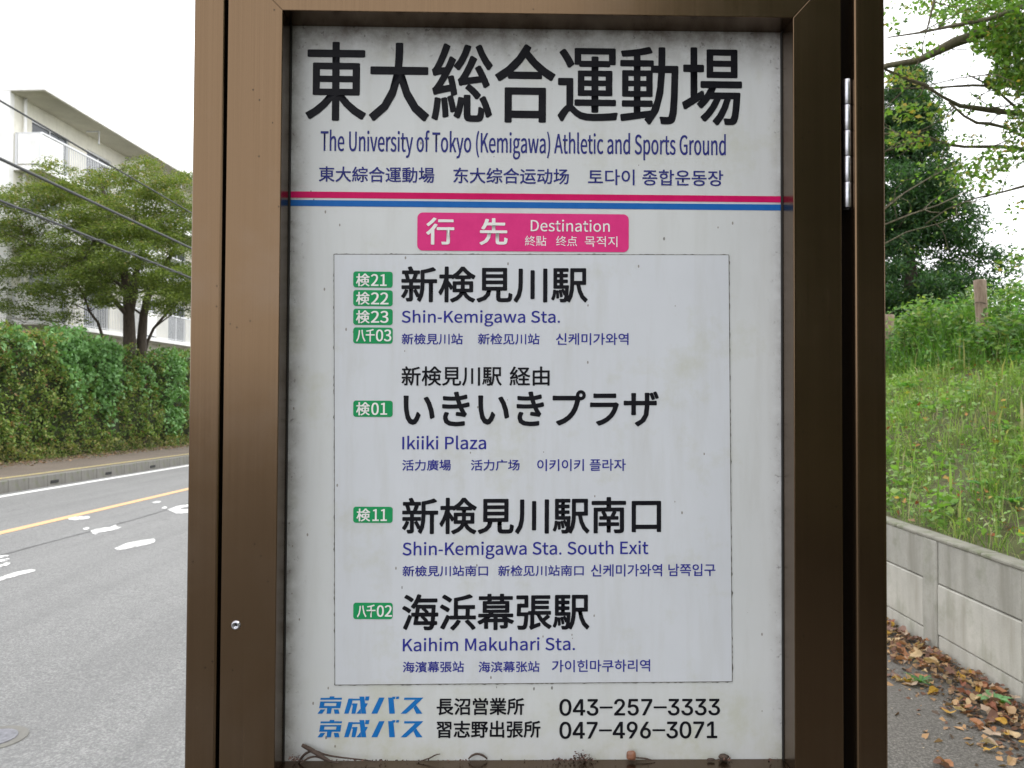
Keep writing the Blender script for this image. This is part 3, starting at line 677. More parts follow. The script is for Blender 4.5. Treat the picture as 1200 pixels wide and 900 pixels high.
rv = one('rivet', M_CHROME, sign, rivet, smooth=True)
one('rivet_pin', M_BLACKG, sign, lambda bm: box(bm, rx - 0.0008, rx + 0.0008, YF - 0.0009, YF - 0.0004, rz - 0.0008, rz + 0.0008), 0.0003)

# the printed sheet and the overlay sheet pasted on it


def local_sheet(name, mat, parent, x0, x1, y0, y1, z0, z1):
    bm = bmesh.new()
    box(bm, x0, x1, y0, y1, z0, z1)
    me = bpy.data.meshes.new(name)
    bmesh.ops.recalc_face_normals(bm, faces=bm.faces)
    bm.to_mesh(me); bm.free()
    me.materials.append(mat)
    return link_local(name, me, parent, (0, 0, 0))


sheet = local_sheet('notice_sheet', M_SHEET, sign, FL - 0.006, FR + 0.006, 0.0, 0.003, -PH / 2 - 0.006, PH / 2 + 0.006)
sheet.location = (0, 0, ZC)
c4 = [SG(*p) for p in ((391.5, 298), (854, 298.7), (857.9, 798.5), (392.5, 802.5))]
STY = -0.0006
M_EDGE = plain('dirty_sheet_edge', (0.10, 0.095, 0.08), 0.8, vary=0.5, vscale=120)
bm = bmesh.new()
cc4 = [(x, z - ZC) for x, z in c4][::-1]
hexa(bm, [(x, STY, z) for x, z in cc4] + [(x, -0.00002, z) for x, z in cc4])
bmesh.ops.recalc_face_normals(bm, faces=bm.faces)
me = bpy.data.meshes.new('destination_sheet')
bm.to_mesh(me); bm.free()
me.materials.append(M_STICK)
stick = link_local('destination_sheet', me, sign, (0, 0, ZC))
# line of dirt that has gathered round the overlay's edge, of uneven width
V, Fc = [], []
for i in range(4):
    a, b = np.array(c4[i]), np.array(c4[(i + 1) % 4])
    d = (b - a); L = np.linalg.norm(d); d /= L
    nn = np.array([d[1], -d[0]])
    ctr = sum(np.array(c) for c in c4) / 4
    if (a + b - 2 * ctr) @ nn < 0: nn = -nn
    m = 160
    o = len(V)
    for k in range(m + 1):
        wdt = 0.00022 + 0.00030 * max(0, NR.normal()) + (0.0008 if NR.random() < 0.02 else 0)
        p = a + d * L * k / m
        for q in (p - nn * 0.00035, p + nn * wdt):
            V.append((q[0], STY - 0.00006, q[1] - ZC))
    for k in range(m):
        Fc.append((o + 2 * k, o + 2 * k + 1, o + 2 * k + 3, o + 2 * k + 2))
link_local('dirt_line', mesh('dirt_line', V, Fc, M_EDGE), stick)

# ---- lettering
UPX = 0.75 / 900.0
DELTA = -0.0105 + 0.004          # the overlay sheet is pasted a touch askew
jobs = []


def curve_font(body, off):
    c = bpy.data.curves.new('t', 'FONT')
    c.body = body
    c.resolution_u = 3
    o = bpy.data.objects.new('t', c)
    C.objects.link(o)
    return o


def curve_glyphs(body, off, face='s', cell=None):
    c = bpy.data.curves.new('t', 'CURVE')
    c.dimensions = '2D'
    c.fill_mode = 'BOTH'
    x = 0.0
    for ch in body:
        if ch == ' ':
            x += 0.080
            continue
        if ch == '-':
            if cell:
                g = [cell, [[(cell * 0.05, 228), (cell * 0.95, 228), (cell * 0.95, 268), (cell * 0.05, 268)]]]
            else:
                g = [108, [[(14, 84), (94, 84), (94, 109), (14, 109)]]]
        elif ch == '.':
            g = [92, [[(28, 2), (36, -4), (50, -4), (58, 2), (64, 16), (58, 30), (50, 36), (36, 36), (28, 30), (22, 16)]]]
        else:
            g = GLY[face][ch]
        ad = g[0]
        dx = 0.0
        if cell:
            xs = [p[0] for s in g[1] for p in s]
            dx = (cell - (max(xs) + min(xs))) / 2 / 1000
        for s in g[1]:
            sp = c.splines.new('POLY')
            sp.points.add(len(s) - 1)
            for p, (a, b) in zip(sp.points, s):
                p.co = (x + dx + a / 1000, b / 1000, 0, 1)
            sp.use_cyclic_u = True
        x += (cell or ad) / 1000
    o = bpy.data.objects.new('t', c)
    C.objects.link(o)
    return o


def text(body, x0, x1, y0, y1, mat, on='sheet', weight=0.0, kind='ink', face=None, name='lettering', label=None, cell=None, shear=0.0, over=0):
    """x0..x1: left and right of the ink; y0..y1: its top and bottom (for 'cap': cap line and baseline), at its left end"""
    if face:
        o = curve_glyphs(body, weight, face, cell)
    else:
        o = curve_font(body, weight)
    jobs.append((o, body, x0, x1, y0, y1, mat, on, kind, name, label, shear, over, weight))


NAV, BLU, BLK = I_NAVY, I_BLUE, I_BLACK
text('東大総合運動場', 359.7, 868, 49.2, 140.8, BLK, weight=(1.5, 1.0), label='large black Japanese title lettering')
text('The University of Tokyo (Kemigawa) Athletic and Sports Ground', 376, 850.2, 153.9, 176.6, NAV, weight=(.30, .18), kind='cap', face='s', label='navy English title lettering')
text('東大綜合運動場', 373.9, 508.8, 195, 212.9, NAV, weight=.25, label='small navy lettering')
text('东大综合运动场', 531.5, 666.5, 196.5, 214.6, NAV, weight=.25, label='small navy lettering')
text('토다이 종합운동장', 689.2, 847.3, 198.2, 216.5, NAV, weight=.25, label='small navy Korean lettering')
text('行', 500.2, 531.7, 255.5, 286.3, I_WHITE, weight=(.75, .5), over=1, label='white characters on the pink plate')
text('先', 562.7, 594.2, 256.2, 286.8, I_WHITE, weight=(.75, .5), over=1)
text('Destination', 622, 714.4, 258.1, 270.9, I_WHITE, kind='cap', face='s', over=1, weight=.10)
text('終點', 615.2, 640.1, 276.3, 288.2, I_WHITE, over=1)
text('终点', 651.6, 676.2, 276.6, 288.4, I_WHITE, over=1)
text('목적지', 685.2, 723.4, 276.8, 289.2, I_WHITE, over=1)
S = 'stick'
for (b, d, xs, y0, y1) in (('検', '21', (417.8, 433.2, 435.2, 453.2), 320.9, 335.6), ('検', '22', (417.8, 433.2, 435.2, 455.2), 342.4, 357.1),
                          ('検', '23', (417.8, 433.2, 435.2, 455.2), 364, 378.8), ('八千', '03', (418, 439, 441, 458.6), 385.8, 400.4),
                          ('検', '01', (418, 433.4, 435.6, 453.6), 471.4, 486.6), ('検', '11', (418.4, 433.8, 437, 453.4), 596, 610.6),
                          ('八千', '02', (419, 440, 442, 459.4), 708.5, 722.8)):
    text(b, xs[0], xs[1], y0, y1, I_WHITE, S, (.35, .2), over=1, label='white route characters on green plate')
    text(d, xs[2], xs[3], y0 + .6, y1 - .4, I_WHITE, S, (.30, .2), over=1, face='s', label='white route number on green plate')
text('新検見川駅', 471, 687.9, 313, 354, BLK, S, .85, label='black station name lettering')
text('Shin-Kemigawa Sta.', 471, 656, 364.6, 378, BLU, S, .22, 'cap', 's', label='blue English lettering')
text('新檢見川站', 471, 542.2, 391, 403.7, BLU, S, .20)
text('新检见川站', 560.4, 632, 391, 403.7, BLU, S, .20)
text('신케미가와역', 651.6, 736.2, 390.6, 404.2, BLU, S, .20)
text('新検見川駅', 471, 587.7, 429.6, 452, BLK, S, .35)
text('経由', 597.5, 643.7, 429.8, 451.8, BLK, S, .35)
text('いきいきプラザ', 473.8, 770.8, 458.3, 499.6, BLK, S, (1.0, .9), label='black kana lettering')
text('Ikiiki Plaza', 471.7, 569.5, 512, 526.4, BLU, S, .22, 'cap', 's')
text('活力廣場', 471.7, 528.4, 538.8, 551.4, BLU, S, .20)
text('活力广场', 552, 608.7, 538.8, 551.4, BLU, S, .20)
text('이키이키 플라자', 629.6, 733, 538.2, 551.8, BLU, S, .20)
text('新検見川駅南口', 472, 773.7, 584, 625.6, BLK, S, .85, label='black station name lettering')
text('Shin-Kemigawa Sta. South Exit', 472, 759.4, 636, 650.4, BLU, S, .22, 'cap', 's')
text('新檢見川站南口', 472, 571.7, 663, 675.3, BLU, S, .20)
text('新检见川站南口', 584, 683.8, 662.6, 675, BLU, S, .20)
text('신케미가와역 남쪽입구', 692.5, 838, 661.3, 675.5, BLU, S, .20)
text('海浜幕張駅', 472, 689.9, 697, 738.2, BLK, S, .85, label='black station name lettering')
text('Kaihim Makuhari Sta.', 472.3, 673.6, 748.6, 762.8, BLU, S, .22, 'cap', 's')
text('海濱幕張站', 472.3, 543.6, 775.2, 787.8, BLU, S, .20)
text('海滨幕张站', 561, 632, 775, 787.6, BLU, S, .20)
text('가이힌마쿠하리역', 646.8, 761.5, 773.4, 787.4, BLU, S, .20)
text('長沼営業所', 512, 613.8, 818.2, 837.6, BLK, weight=.40)
text('習志野出張所', 512, 633, 845, 864.4, BLK, weight=.40)
text('043-257-3333', 656, 843.2, 819.3, 838.4, BLK, kind='cap0', face='i', cell=432, weight=(.50, .38), label='black telephone number')
text('047-496-3071', 656, 840, 846, 865.4, BLK, kind='cap0', face='i', cell=432, weight=(.50, .38), label='black telephone number')

bpy.context.view_layer.update()
dg = bpy.context.evaluated_depsgraph_get()
for (o, body, x0, x1, y0, y1, mat, on, kind, name, label, shear, over, weight) in jobs:
    me = bpy.data.meshes.new_from_object(o.evaluated_get(dg))
    n = len(me.vertices)
    co = np.zeros(n * 3, np.float32)
    me.vertices.foreach_get('co', co)
    co = co.reshape(-1, 3)
    u, v = co[:, 0], co[:, 1]
    if shear:
        u = u + v * shear
    lo, hi = v.min(), v.max()
    if kind == 'cap':
        T_ = [p[1] for s in GLY['s']['T'][1] for p in s]
        lo, hi = 0.0, max(T_) / 1000
    A = np.array(SG(x0, (y0 + y1) / 2)); yl = SG(x0, y0)[1]; yb = SG(x0, y1)[1]
    if on == 'stick':
        slope = -DELTA
        # the overlay's own level: measured along its top and bottom edges
        k = (0.5 * (y0 + y1) - 298) / 504
        e0 = np.array(c4[1]) - np.array(c4[0]); e1 = np.array(c4[2]) - np.array(c4[3])
        slope = (1 - k) * e0[1] / e0[0] + k * e1[1] / e1[0]
    else:
        slope = 0.0
    B = np.array(SG(x1, (y0 + y1) / 2))
    X = A[0] + (u - u.min()) / (u.max() - u.min()) * (B[0] - A[0])
    Z = yb + (v - lo) / (hi - lo) * (yl - yb) + (X - A[0]) * slope
    yy = (-0.0002 if on == 'sheet' else STY - 0.00015) - (0.00035 if over else 0)
    co[:, 0], co[:, 1], co[:, 2] = X, yy, Z - ZC
    if weight:                                       # heavier cut: the outline spread evenly to all sides
        wx, wy = weight if isinstance(weight, tuple) else (weight, weight)
        nl = len(me.loops)
        li = np.zeros(nl, np.int32)
        me.loops.foreach_get('vertex_index', li)
        tot = np.zeros(len(me.polygons), np.int32)
        me.polygons.foreach_get('loop_total', tot)
        assert (tot == 3).all()
        tri = li.reshape(-1, 3)
        Vs, Ts = [co], [tri]
        m = 8 if max(wx, wy) > .3 else 4
        for k in range(m):
            th = 2 * math.pi * (k + .5) / m
            q_ = co.copy()
            q_[:, 0] += wx * UPX * math.cos(th) * (1.25 if m == 4 else 1.05)
            q_[:, 2] += wy * UPX * math.sin(th) * (1.25 if m == 4 else 1.05)
            q_[:, 1] -= 2.5e-5 * (k + 1)
            Vs.append(q_)
            Ts.append(tri + n * (k + 1))
        me = mesh(name, np.concatenate(Vs), np.concatenate(Ts))
    else:
        me.vertices.foreach_set('co', co.ravel())
    me.materials.clear()
    me.materials.append(mat)
    for p in me.polygons: p.material_index = 0
    me.flip_normals()
    me.update()
    q = link_local(name, me, sheet if on == 'sheet' else stick)
    if label: q['label'] = label
    bpy.data.objects.remove(o)


def plate(x0, x1, y0, y1, r, mat, parent, name, y, label=None, slope=0.0):
    a = SG(x0, y0); b = SG(x1, y1); aa = SG(x0, y1)
    X0, X1, Z1, Z0 = a[0], b[0], a[1], aa[1]
    R_ = r * UPX
    vs = []
    for (cx, cz, a0) in ((X1 - R_, Z1 - R_, 0), (X0 + R_, Z1 - R_, 90), (X0 + R_, Z0 + R_, 180), (X1 - R_, Z0 + R_, 270)):
        for k in range(7):
            th = math.radians(a0 + 15 * k)
            px_, pz_ = cx + R_ * math.cos(th), cz + R_ * math.sin(th)
            vs.append((px_, y, pz_ - ZC + (px_ - X0) * slope))
    n = len(vs)
    V = vs + [(x, y + 0.00015, z) for x, _, z in vs]
    Fs = [tuple(reversed(range(n))), tuple(range(n, 2 * n))] + [(i, (i + 1) % n, n + (i + 1) % n, n + i) for i in range(n)]
    me = mesh(name, V, Fs, mat)
    o = link_local(name, me, parent)
    if label: o['label'] = label
    return o


plate(489.2, 736.7, 249, 293.6, 6.5, I_PINK, sheet, 'pink_plate', -0.0004)
for y0, y1 in ((318.2, 336.9), (339.9, 358.7), (361.8, 380.7), (383.6, 402.5), (469.3, 488.4), (593.6, 612.4), (706, 725.2)):
    plate(414.2, 460.2, y0, y1, 3.2, I_GREEN, stick, 'route_badge', STY - 0.0003, slope=-0.002)
bz = [SG(341, y)[1] - ZC for y in (224.3, 231.7, 234.2, 241.3)]
for (a, b, mt, lb) in ((bz[1], bz[0], I_CRIM, 'crimson stripe under the title'), (bz[3], bz[2], I_BAND, 'blue stripe under the title')):
    o = local_sheet('stripe', mt, sheet, FL - 0.004, FR + 0.004, -0.00025, -0.00005, a, b)
    o['label'] = lb

# the heavy slanted operator wordmark, stroke by stroke
STR = {
    0: [[(300, 72), (400, 72), (396, 108), (292, 108)], [(105, 105), (562, 100), (555, 142), (100, 144)],
        [(98, 180), (550, 180), (543, 214), (92, 214)], [(92, 214), (190, 214), (178, 276), (82, 276)], [(443, 214), (543, 214), (532, 276), (432, 276)],
        [(82, 276), (532, 276), (522, 322), (72, 322)], [(245, 322), (345, 322), (322, 440), (232, 440)],
        [(105, 348), (205, 348), (140, 440), (38, 440)], [(385, 348), (485, 348), (508, 440), (405, 440)]],
    1: [[(700, 118), (790, 118), (775, 215), (755, 280), (700, 440), (605, 440), (655, 270)], [(790, 122), (940, 122), (950, 158), (784, 160)],
        [(780, 222), (892, 222), (845, 440), (760, 440), (790, 262), (772, 262)], [(930, 75), (1035, 75), (1050, 215), (1060, 330), (1078, 440), (975, 440), (955, 300), (945, 180)],
        [(1060, 75), (1145, 72), (1130, 160), (1050, 160)], [(1050, 218), (1112, 222), (1075, 290), (1058, 310)], [(955, 330), (968, 440), (862, 440)]],
    2: [[(225, 98), (340, 98), (185, 440), (58, 440)], [(415, 98), (500, 96), (530, 130), (560, 440), (440, 440), (428, 250)], [(505, 78), (572, 78), (556, 130), (500, 130)],
        [(592, 76), (652, 76), (640, 126), (580, 126)], [(760, 98), (1165, 98), (1120, 145), (755, 145)], [(1120, 145), (970, 290), (930, 330), (800, 440), (680, 440), (860, 270), (985, 148)],
        [(1010, 252), (1145, 440), (1015, 440), (955, 315)]],
}
for dy in (0.0, 27.6):
    for gset, ox, nm in ((0, 370, 'first'), (1, 370, 'second'), (2, 432, 'third')):
        V, Fc = [], []
        for n_, poly in enumerate(STR[gset]):
            m0 = len(V)
            for (a, b) in poly:
                x, z = SG(ox + a / 18.18, 812 + b / 18.18 + dy)
                V.append((x, -0.0002 - 2.5e-5 * n_, z - ZC))
            Fc.append(tuple(range(m0, len(V))))
        o = link_local('lettering', mesh('lettering', V, Fc, I_LOGO), sheet)
        o['label'] = 'slanted heavy blue operator wordmark characters'

# ---- debris on the ledge below the sheet
LZ = FB + 0.0012


def sp(px, py, y):
    x, z = SG(px, py, y)
    return (x, y, z)


def twig(pts, rad, label, k=7):
    a = pts[0]
    base = sp(*a)
    t_ = tag(Tubes_obj(pts, rad, k), label, 'twig')
    return t_


def Tubes_obj(pts, rad, k):
    T = Tubes(k)
    P = [np.array(sp(*p)) for p in pts]
    # smooth it
    Q, Rd = [], []
    m = len(P)
    for i in range(m - 1):
        p0, p1, p2, p3 = P[max(i - 1, 0)], P[i], P[i + 1], P[min(i + 2, m - 1)]
        for s_ in np.linspace(0, 1, 6, endpoint=False):
            Q.append(0.5 * ((2 * p1) + (-p0 + p2) * s_ + (2 * p0 - 5 * p1 + 4 * p2 - p3) * s_ ** 2 + (-p0 + 3 * p1 - 3 * p2 + p3) * s_ ** 3))
            Rd.append(rad[i] * (1 - s_) + rad[i + 1] * s_)
    Q.append(P[-1]); Rd.append(rad[-1])
    for q in Q: q[2] = max(q[2], FB + 0.0006)
    T.add(Q, Rd)
    return T.build('dry_twig', M_TWIG)


twig([(354, 873, -.004), (365, 879, -.006), (378, 887, -.010), (389, 893, -.012)], [.0016, .0022, .0018, .0008], 'thick broken twig tip leaning up at the left end of the ledge')
twig([(350, 893, -.004), (357, 884, -.005), (368, 880, -.006), (380, 884, -.007), (395, 887, -.008), (430, 891, -.009), (440, 893, -.010)], [.0010, .0012, .0010, .0009, .0008, .0006, .0004], 'long thin curled tendril at the left end of the ledge')
twig([(352, 895, -.009), (362, 888, -.008), (372, 887, -.008), (384, 892, -.010), (398, 894, -.012)], [.0008, .0010, .0008, .0008, .0005], 'short curled tendril under the longer one on the ledge')
twig([(488, 893, -.006), (502, 889, -.005), (510, 885, -.004), (516, 883.5, -.004)], [.0003, .0007, .0006, .0003], 'thin twig sloping up below the first operator name')
twig([(549, 889.5, -.003), (553, 885.5, -.003), (560, 883.5, -.003), (567, 886, -.003), (571, 889.5, -.003)], [.0005, .0010, .0010, .0010, .0006], 'small arched twig loop right of the thin sloping twig')
twig([(745, 888, -.004), (757, 889, -.005), (768, 892, -.006)], [.0006, .0008, .0003], 'short dark stalk lying right of the round seed')


def pebble(name, px, py, y, r, mat, label, cat, sq=(1, 1, 1), seed=0):
    x, z = SG(px, py, y)
    bm = bmesh.new()
    bmesh.ops.create_icosphere(bm, subdivisions=3, radius=1)
    rr_ = random.Random(seed)
    ph = [rr_.uniform(0, 6) for _ in range(3)]
    for v_ in bm.verts:
        c = v_.co
        k = 1 + 0.10 * math.sin(3 * c.x + ph[0]) + 0.10 * math.sin(4 * c.z + ph[1]) + 0.08 * math.sin(5 * c.y + ph[2])
        v_.co = (c.x * k * r * sq[0], c.y * k * r * sq[1], c.z * k * r * sq[2])
    me = bpy.data.meshes.new(name)
    bm.to_mesh(me); bm.free()
    me.materials.append(mat)
    me.polygons.foreach_set('use_smooth', [True] * len(me.polygons))
    o = bpy.data.objects.new(name, me)
    C.objects.link(o)
    o.location = (x, y, max(z, FB + r * sq[2] * 0.95))
    return tag(o, label, cat)


pebble('seed', 739.5, 885, -0.006, 0.0043, M_SEED, 'round brown seed resting on the bottom ledge below the phone number', 'seed')
pebble('bark_crumb', 848, 887, -0.005, 0.0052, M_TWIG, 'dark angular crumb near the right end of the ledge', 'debris', (1, .7, .55), 4)
pebble('bark_crumb', 833, 890, -0.006, 0.0028, M_TWIG, 'smaller flat crumb left of the dark angular crumb', 'debris', (1.3, .7, .4), 6)
P = []
for (cx, wd, hh, n) in ((682, 17, 4.5, 170), (655, 12, 1.2, 40), (850, 10, 2, 40), (905, 8, 1.2, 15), (420, 40, .6, 30), (345, 9, 3, 50), (600, 200, .3, 50)):
    for _ in range(n):
        u_ = NR.normal() * 0.45
        P.append(sp(cx + u_ * wd, 891 - abs(NR.normal()) * hh * max(0, 1 - u_ * u_), -0.003 - NR.random() * 0.010))
P = np.array(P)
P[:, 2] = np.maximum(P[:, 2], FB + 0.0006)
M_FLAKE = leafmat('flake', 0.0, 0.9)
tag(link('dirt_crumbs', leaf_mesh('dirt_crumbs', P, NR.uniform(.0012, .0034, len(P)), [(.10, .055, .045), (.05, .035, .03), (.16, .09, .07)], M_FLAKE, seed=3)),
    'reddish brown dry crumbs scattered along the ledge', 'dirt', kind='stuff')
# ------------------------------------------------------------------ ground, roads, kerbs
S_KERB_N = -0.75                     # near kerb
SLOPE = 0.013                        # the road falls gently away ahead


def gz(t):
    return -SLOPE * min(max(t, 0.0), 100.0)


def GS(px, py, z0):                  # measured spot on the falling road plane
    d = ray(px, py)
    k = (z0 - CAM[2]) / (d[2] + SLOPE * (d @ RF))
    p = CAM + d * k - O0
    return float(p @ RR), float(p @ RF)


def mid(a, b, z):
    return 0.5 * (GS(*a, z)[0] + GS(*b, z)[0])


FAR_Z = 0.11
S_LINE = mid((0, 582.3), (217, 546.3), ROAD_Z)
S_CEN = mid((0, 624.9), (217, 573.9), ROAD_Z)
S_KF = mid((0, 577.8), (217.4, 544.8), ROAD_Z)
S_HEDGE = mid((0, 542.4), (217, 523.0), FAR_Z)
S_YEL = mid((0, 559.5), (217.4, 533.4), FAR_Z)
print('line', S_LINE, 'centre', S_CEN, 'kerb', S_KF, 'yellow', S_YEL, 'hedge', S_HEDGE)

M_ROAD = asphalt('road_asphalt', (0.140, 0.140, 0.140), (0.185, 0.185, 0.184), (0.30, 0.30, 0.29))
M_WALK = asphalt('path_asphalt', (0.062, 0.056, 0.047), (0.092, 0.083, 0.070), (0.20, 0.185, 0.165), 2.0)
M_FARW = asphalt('far_walk_asphalt', (0.10, 0.085, 0.07), (0.17, 0.14, 0.11), (0.20, 0.15, 0.11), 3.0)
M_SOIL = plain('soil', (0.07, 0.06, 0.035), 0.95, vary=0.4, vscale=3)
M_KERB = concrete('kerb_concrete', (0.17, 0.165, 0.15), (0.09, 0.085, 0.07), 1.0, 0.5)


def paint(name, col, thr=0.42):
    m, t, b = nmat(name)
    v = coords(t)
    f = noise(t, v, 25, 6, 0.75)
    t.links.new(mixc(t, ramp(t, f, [(thr - 0.06, 1.0), (thr, 0.0)]), col, (0.2, 0.2, 0.2)), b.inputs['Base Color'])
    b.inputs['Roughness'].default_value = 0.75
    return m


M_WHITE = paint('white_road_paint', (0.72, 0.72, 0.70))
M_ORANGE = paint('orange_road_paint', (0.62, 0.385, 0.20))
M_YELL = paint('yellow_kerb_paint', (0.42, 0.34, 0.12), 0.5)


def flat(name, mat, s0, s1, t0, t1, z):
    ts = [t0, 0.0, 100.0, t1]
    V = [W(s, t, z + gz(t)) for t in ts for s in (s0, s1)]
    Fc = [(2 * i, 2 * i + 1, 2 * i + 3, 2 * i + 2) for i in range(3)]
    return link(name, mesh(name, V, Fc, mat))


tag(flat('ground', M_SOIL, -700, 700, -500, 1500, ROAD_Z - 0.012), kind='structure')
tag(flat('road', M_ROAD, S_KF - 0.02, S_KERB_N + 0.005, -40, 160, ROAD_Z), kind='structure')
tag(one('pavement', M_WALK, None, lambda bm: sbox(bm, S_KERB_N + 0.16, 2.62, -40, 160, -3.0, 0.0)), kind='structure')
tag(flat('far_pavement', M_FARW, S_HEDGE - 3.5, S_KF - 0.152, -40, 160, FAR_Z), kind='structure')
tag(flat('edge_line', M_WHITE, S_LINE - 0.085, S_LINE + 0.085, -40, 160, ROAD_Z + 0.004), kind='structure')
tag(flat('centre_line', M_ORANGE, S_CEN - 0.085, S_CEN + 0.085, -40, 160, ROAD_Z + 0.004), kind='structure')
tag(flat('yellow_line', M_YELL, S_YEL - 0.085, S_YEL + 0.085, -40, 160, FAR_Z + 0.004), kind='structure')

# kerb stones, one by one
far_kerb = tag(empty('far_kerb', W(S_KF, 0, 0)), kind='structure')
far_kerb.rotation_euler = (-SLOPE, 0, -RA)


def stone(x0, x1, z0, z1):
    bm = bmesh.new()
    box(bm, x0, x1, -0.297, 0.297, z0, z1)
    bmesh.ops.bevel(bm, geom=list(bm.edges), offset=0.012, segments=1, affect='EDGES')
    bmesh.ops.recalc_face_normals(bm, faces=bm.faces)
    me = bpy.data.meshes.new('kerb_stone'); bm.to_mesh(me); bm.free(); me.materials.append(M_KERB)
    return me


kme = stone(-0.155, 0.0, ROAD_Z - 0.1, FAR_Z + 0.006)
for i in range(0, 110):
    link_local('kerb_stone', kme, far_kerb, (rnd.uniform(-.004, .004), 0.6 * i + 0.3, rnd.uniform(-.004, .004)), (0, 0, rnd.uniform(-.006, .006)))
M_HOLE = plain('drain_hole_shade', (0.02, 0.02, 0.02), 0.8)  # near-black colour stands in for the shade inside the kerb openings
for px, py in ((64, 566), (127, 556), (179, 548)):
    t_, z_ = LAT(px, py, S_KF)
    bm = bmesh.new(); box(bm, -0.004, 0.008, t_ - .13, t_ + .13, ROAD_Z + .05, ROAD_Z + .11)
    bmesh.ops.recalc_face_normals(bm, faces=bm.faces)
    me = bpy.data.meshes.new('drain_slot'); bm.to_mesh(me); bm.free(); me.materials.append(M_HOLE)
    link_local('drain_slot', me, far_kerb)
near_kerb = tag(empty('near_kerb', W(S_KERB_N, 0, 0), -RA), kind='structure')
kme2 = stone(0.0, 0.155, -0.7, 0.004)
for i in range(-4, 40):
    link_local('kerb_stone', kme2, near_kerb, (0, 0.6 * i + 0.3, 0))

M_SEAM = plain('bitumen_seam', (0.10, 0.10, 0.10), 0.7, vary=.3)
V, Fc = [], []
for i, t in enumerate(np.linspace(2, 60, 240)):
    s = -5.70 + .03 * math.sin(t * 1.3) + NR.normal() * .004
    V += [W(s - .018 - .006 * NR.random(), t, ROAD_Z + .003 + gz(t)), W(s + .018 + .006 * NR.random(), t, ROAD_Z + .003 + gz(t))]
    if i: Fc.append((2 * i - 2, 2 * i - 1, 2 * i + 1, 2 * i))
tag(link('road_seam', mesh('road_seam', V, Fc, M_SEAM)), kind='structure')

# painted characters on the road, seen very foreshortened
strokes = [
    [(80, 607.6), (84, 606), (92, 605), (103, 604.6), (106, 605.6), (104, 607.4), (97, 608.8), (86, 609.6), (80, 609)],
    [(97, 619), (102, 617.6), (105, 618.6), (103, 620.4), (98, 621)],
    [(106, 622), (112, 620), (120, 618.5), (130, 617), (136, 614.5), (137, 617), (143, 617.5), (139, 619.5), (131, 621.5), (123, 623), (116, 624), (112, 626.5), (109, 625.5)],
    [(134, 642.5), (142, 639), (148, 636.5), (160, 634), (172, 632), (180, 631), (182.5, 633), (180, 636), (168, 639), (156, 641.5), (147, 643.5), (137, 644.5)],
    [(178, 588.5), (184, 587), (189, 587.2), (187, 589), (180, 589.7)],
    [(189, 594.8), (193, 593.3), (196, 594), (195, 595.8), (190, 596.3)],
    [(196, 597), (202, 595), (207, 593), (216, 591.5), (226, 590), (226, 593), (217, 594.3), (212, 595.3), (211, 596.2), (216, 597), (226, 596), (226, 600), (214, 601.5), (207, 602.2), (204, 600.5), (200, 599)],
    [(-30, 657), (0, 651.2), (9, 650), (11, 651), (8, 652.3), (0, 653.8), (-30, 660)],
    [(-30, 662), (0, 656), (9, 654), (12, 655), (9, 656.6), (0, 658.5), (-30, 665)],
    [(-30, 669), (0, 662), (8, 658.5), (13, 659.5), (10, 662), (0, 665), (-30, 672)],
    [(-30, 686), (0, 676.5), (10, 672.8), (22, 669.5), (36, 667), (42, 667.5), (40, 669.6), (28, 672.5), (14, 676.5), (0, 680.5), (-30, 690)],
]
M_WORN = paint('worn_white_paint', (0.70, 0.70, 0.68), 0.50)
V, Fc = [], []
for st in strokes:
    n0 = len(V)
    for x, y in st:
        q_ = GS(x, y, ROAD_Z + 0.004)
        V.append(W(*q_, ROAD_Z + 0.004 + gz(q_[1])))
    Fc.append(tuple(reversed(range(n0, n0 + len(st)))))
me = mesh('road_lettering', V, Fc, M_WORN)
bm = bmesh.new(); bm.from_mesh(me); bmesh.ops.recalc_face_normals(bm, faces=bm.faces)
for f in bm.faces:
    if f.normal.z < 0: f.normal_flip()
bm.to_mesh(me); bm.free()
tag(link('road_lettering', me), kind='structure')

# small round valve cover in the road
s_, t_ = GS(-7, 866, ROAD_Z)
CVZ = ROAD_Z + gz(t_)


def cover(bm, r0=0.0, r1=0.115, z0=-0.02, z1=0.006):
    n = 28
    top = [bm.verts.new(W(s_ + r1 * math.cos(a), t_ + r1 * math.sin(a), CVZ + z1)) for a in np.linspace(0, 2 * math.pi, n, endpoint=False)]
    bot = [bm.verts.new(W(s_ + (r1 + .004) * math.cos(a), t_ + (r1 + .004) * math.sin(a), CVZ + z0)) for a in np.linspace(0, 2 * math.pi, n, endpoint=False)]
    bm.faces.new(top)
    for k in range(n):
        bm.faces.new((top[k], bot[k], bot[(k + 1) % n], top[(k + 1) % n]))


cv = tag(empty('valve_cover', W(s_, t_, CVZ)), 'small round grey metal cover set in the road at the lower left corner', 'manhole cover')
M_IRON = plain('worn_iron', (0.20, 0.20, 0.22), 0.5, 0.5, vary=0.3, vscale=40)
one('rim', M_KERB, cv, lambda bm: cover(bm, r1=0.145, z1=0.005))
one('lid', M_IRON, cv, lambda bm: cover(bm, r1=0.100, z1=0.009))

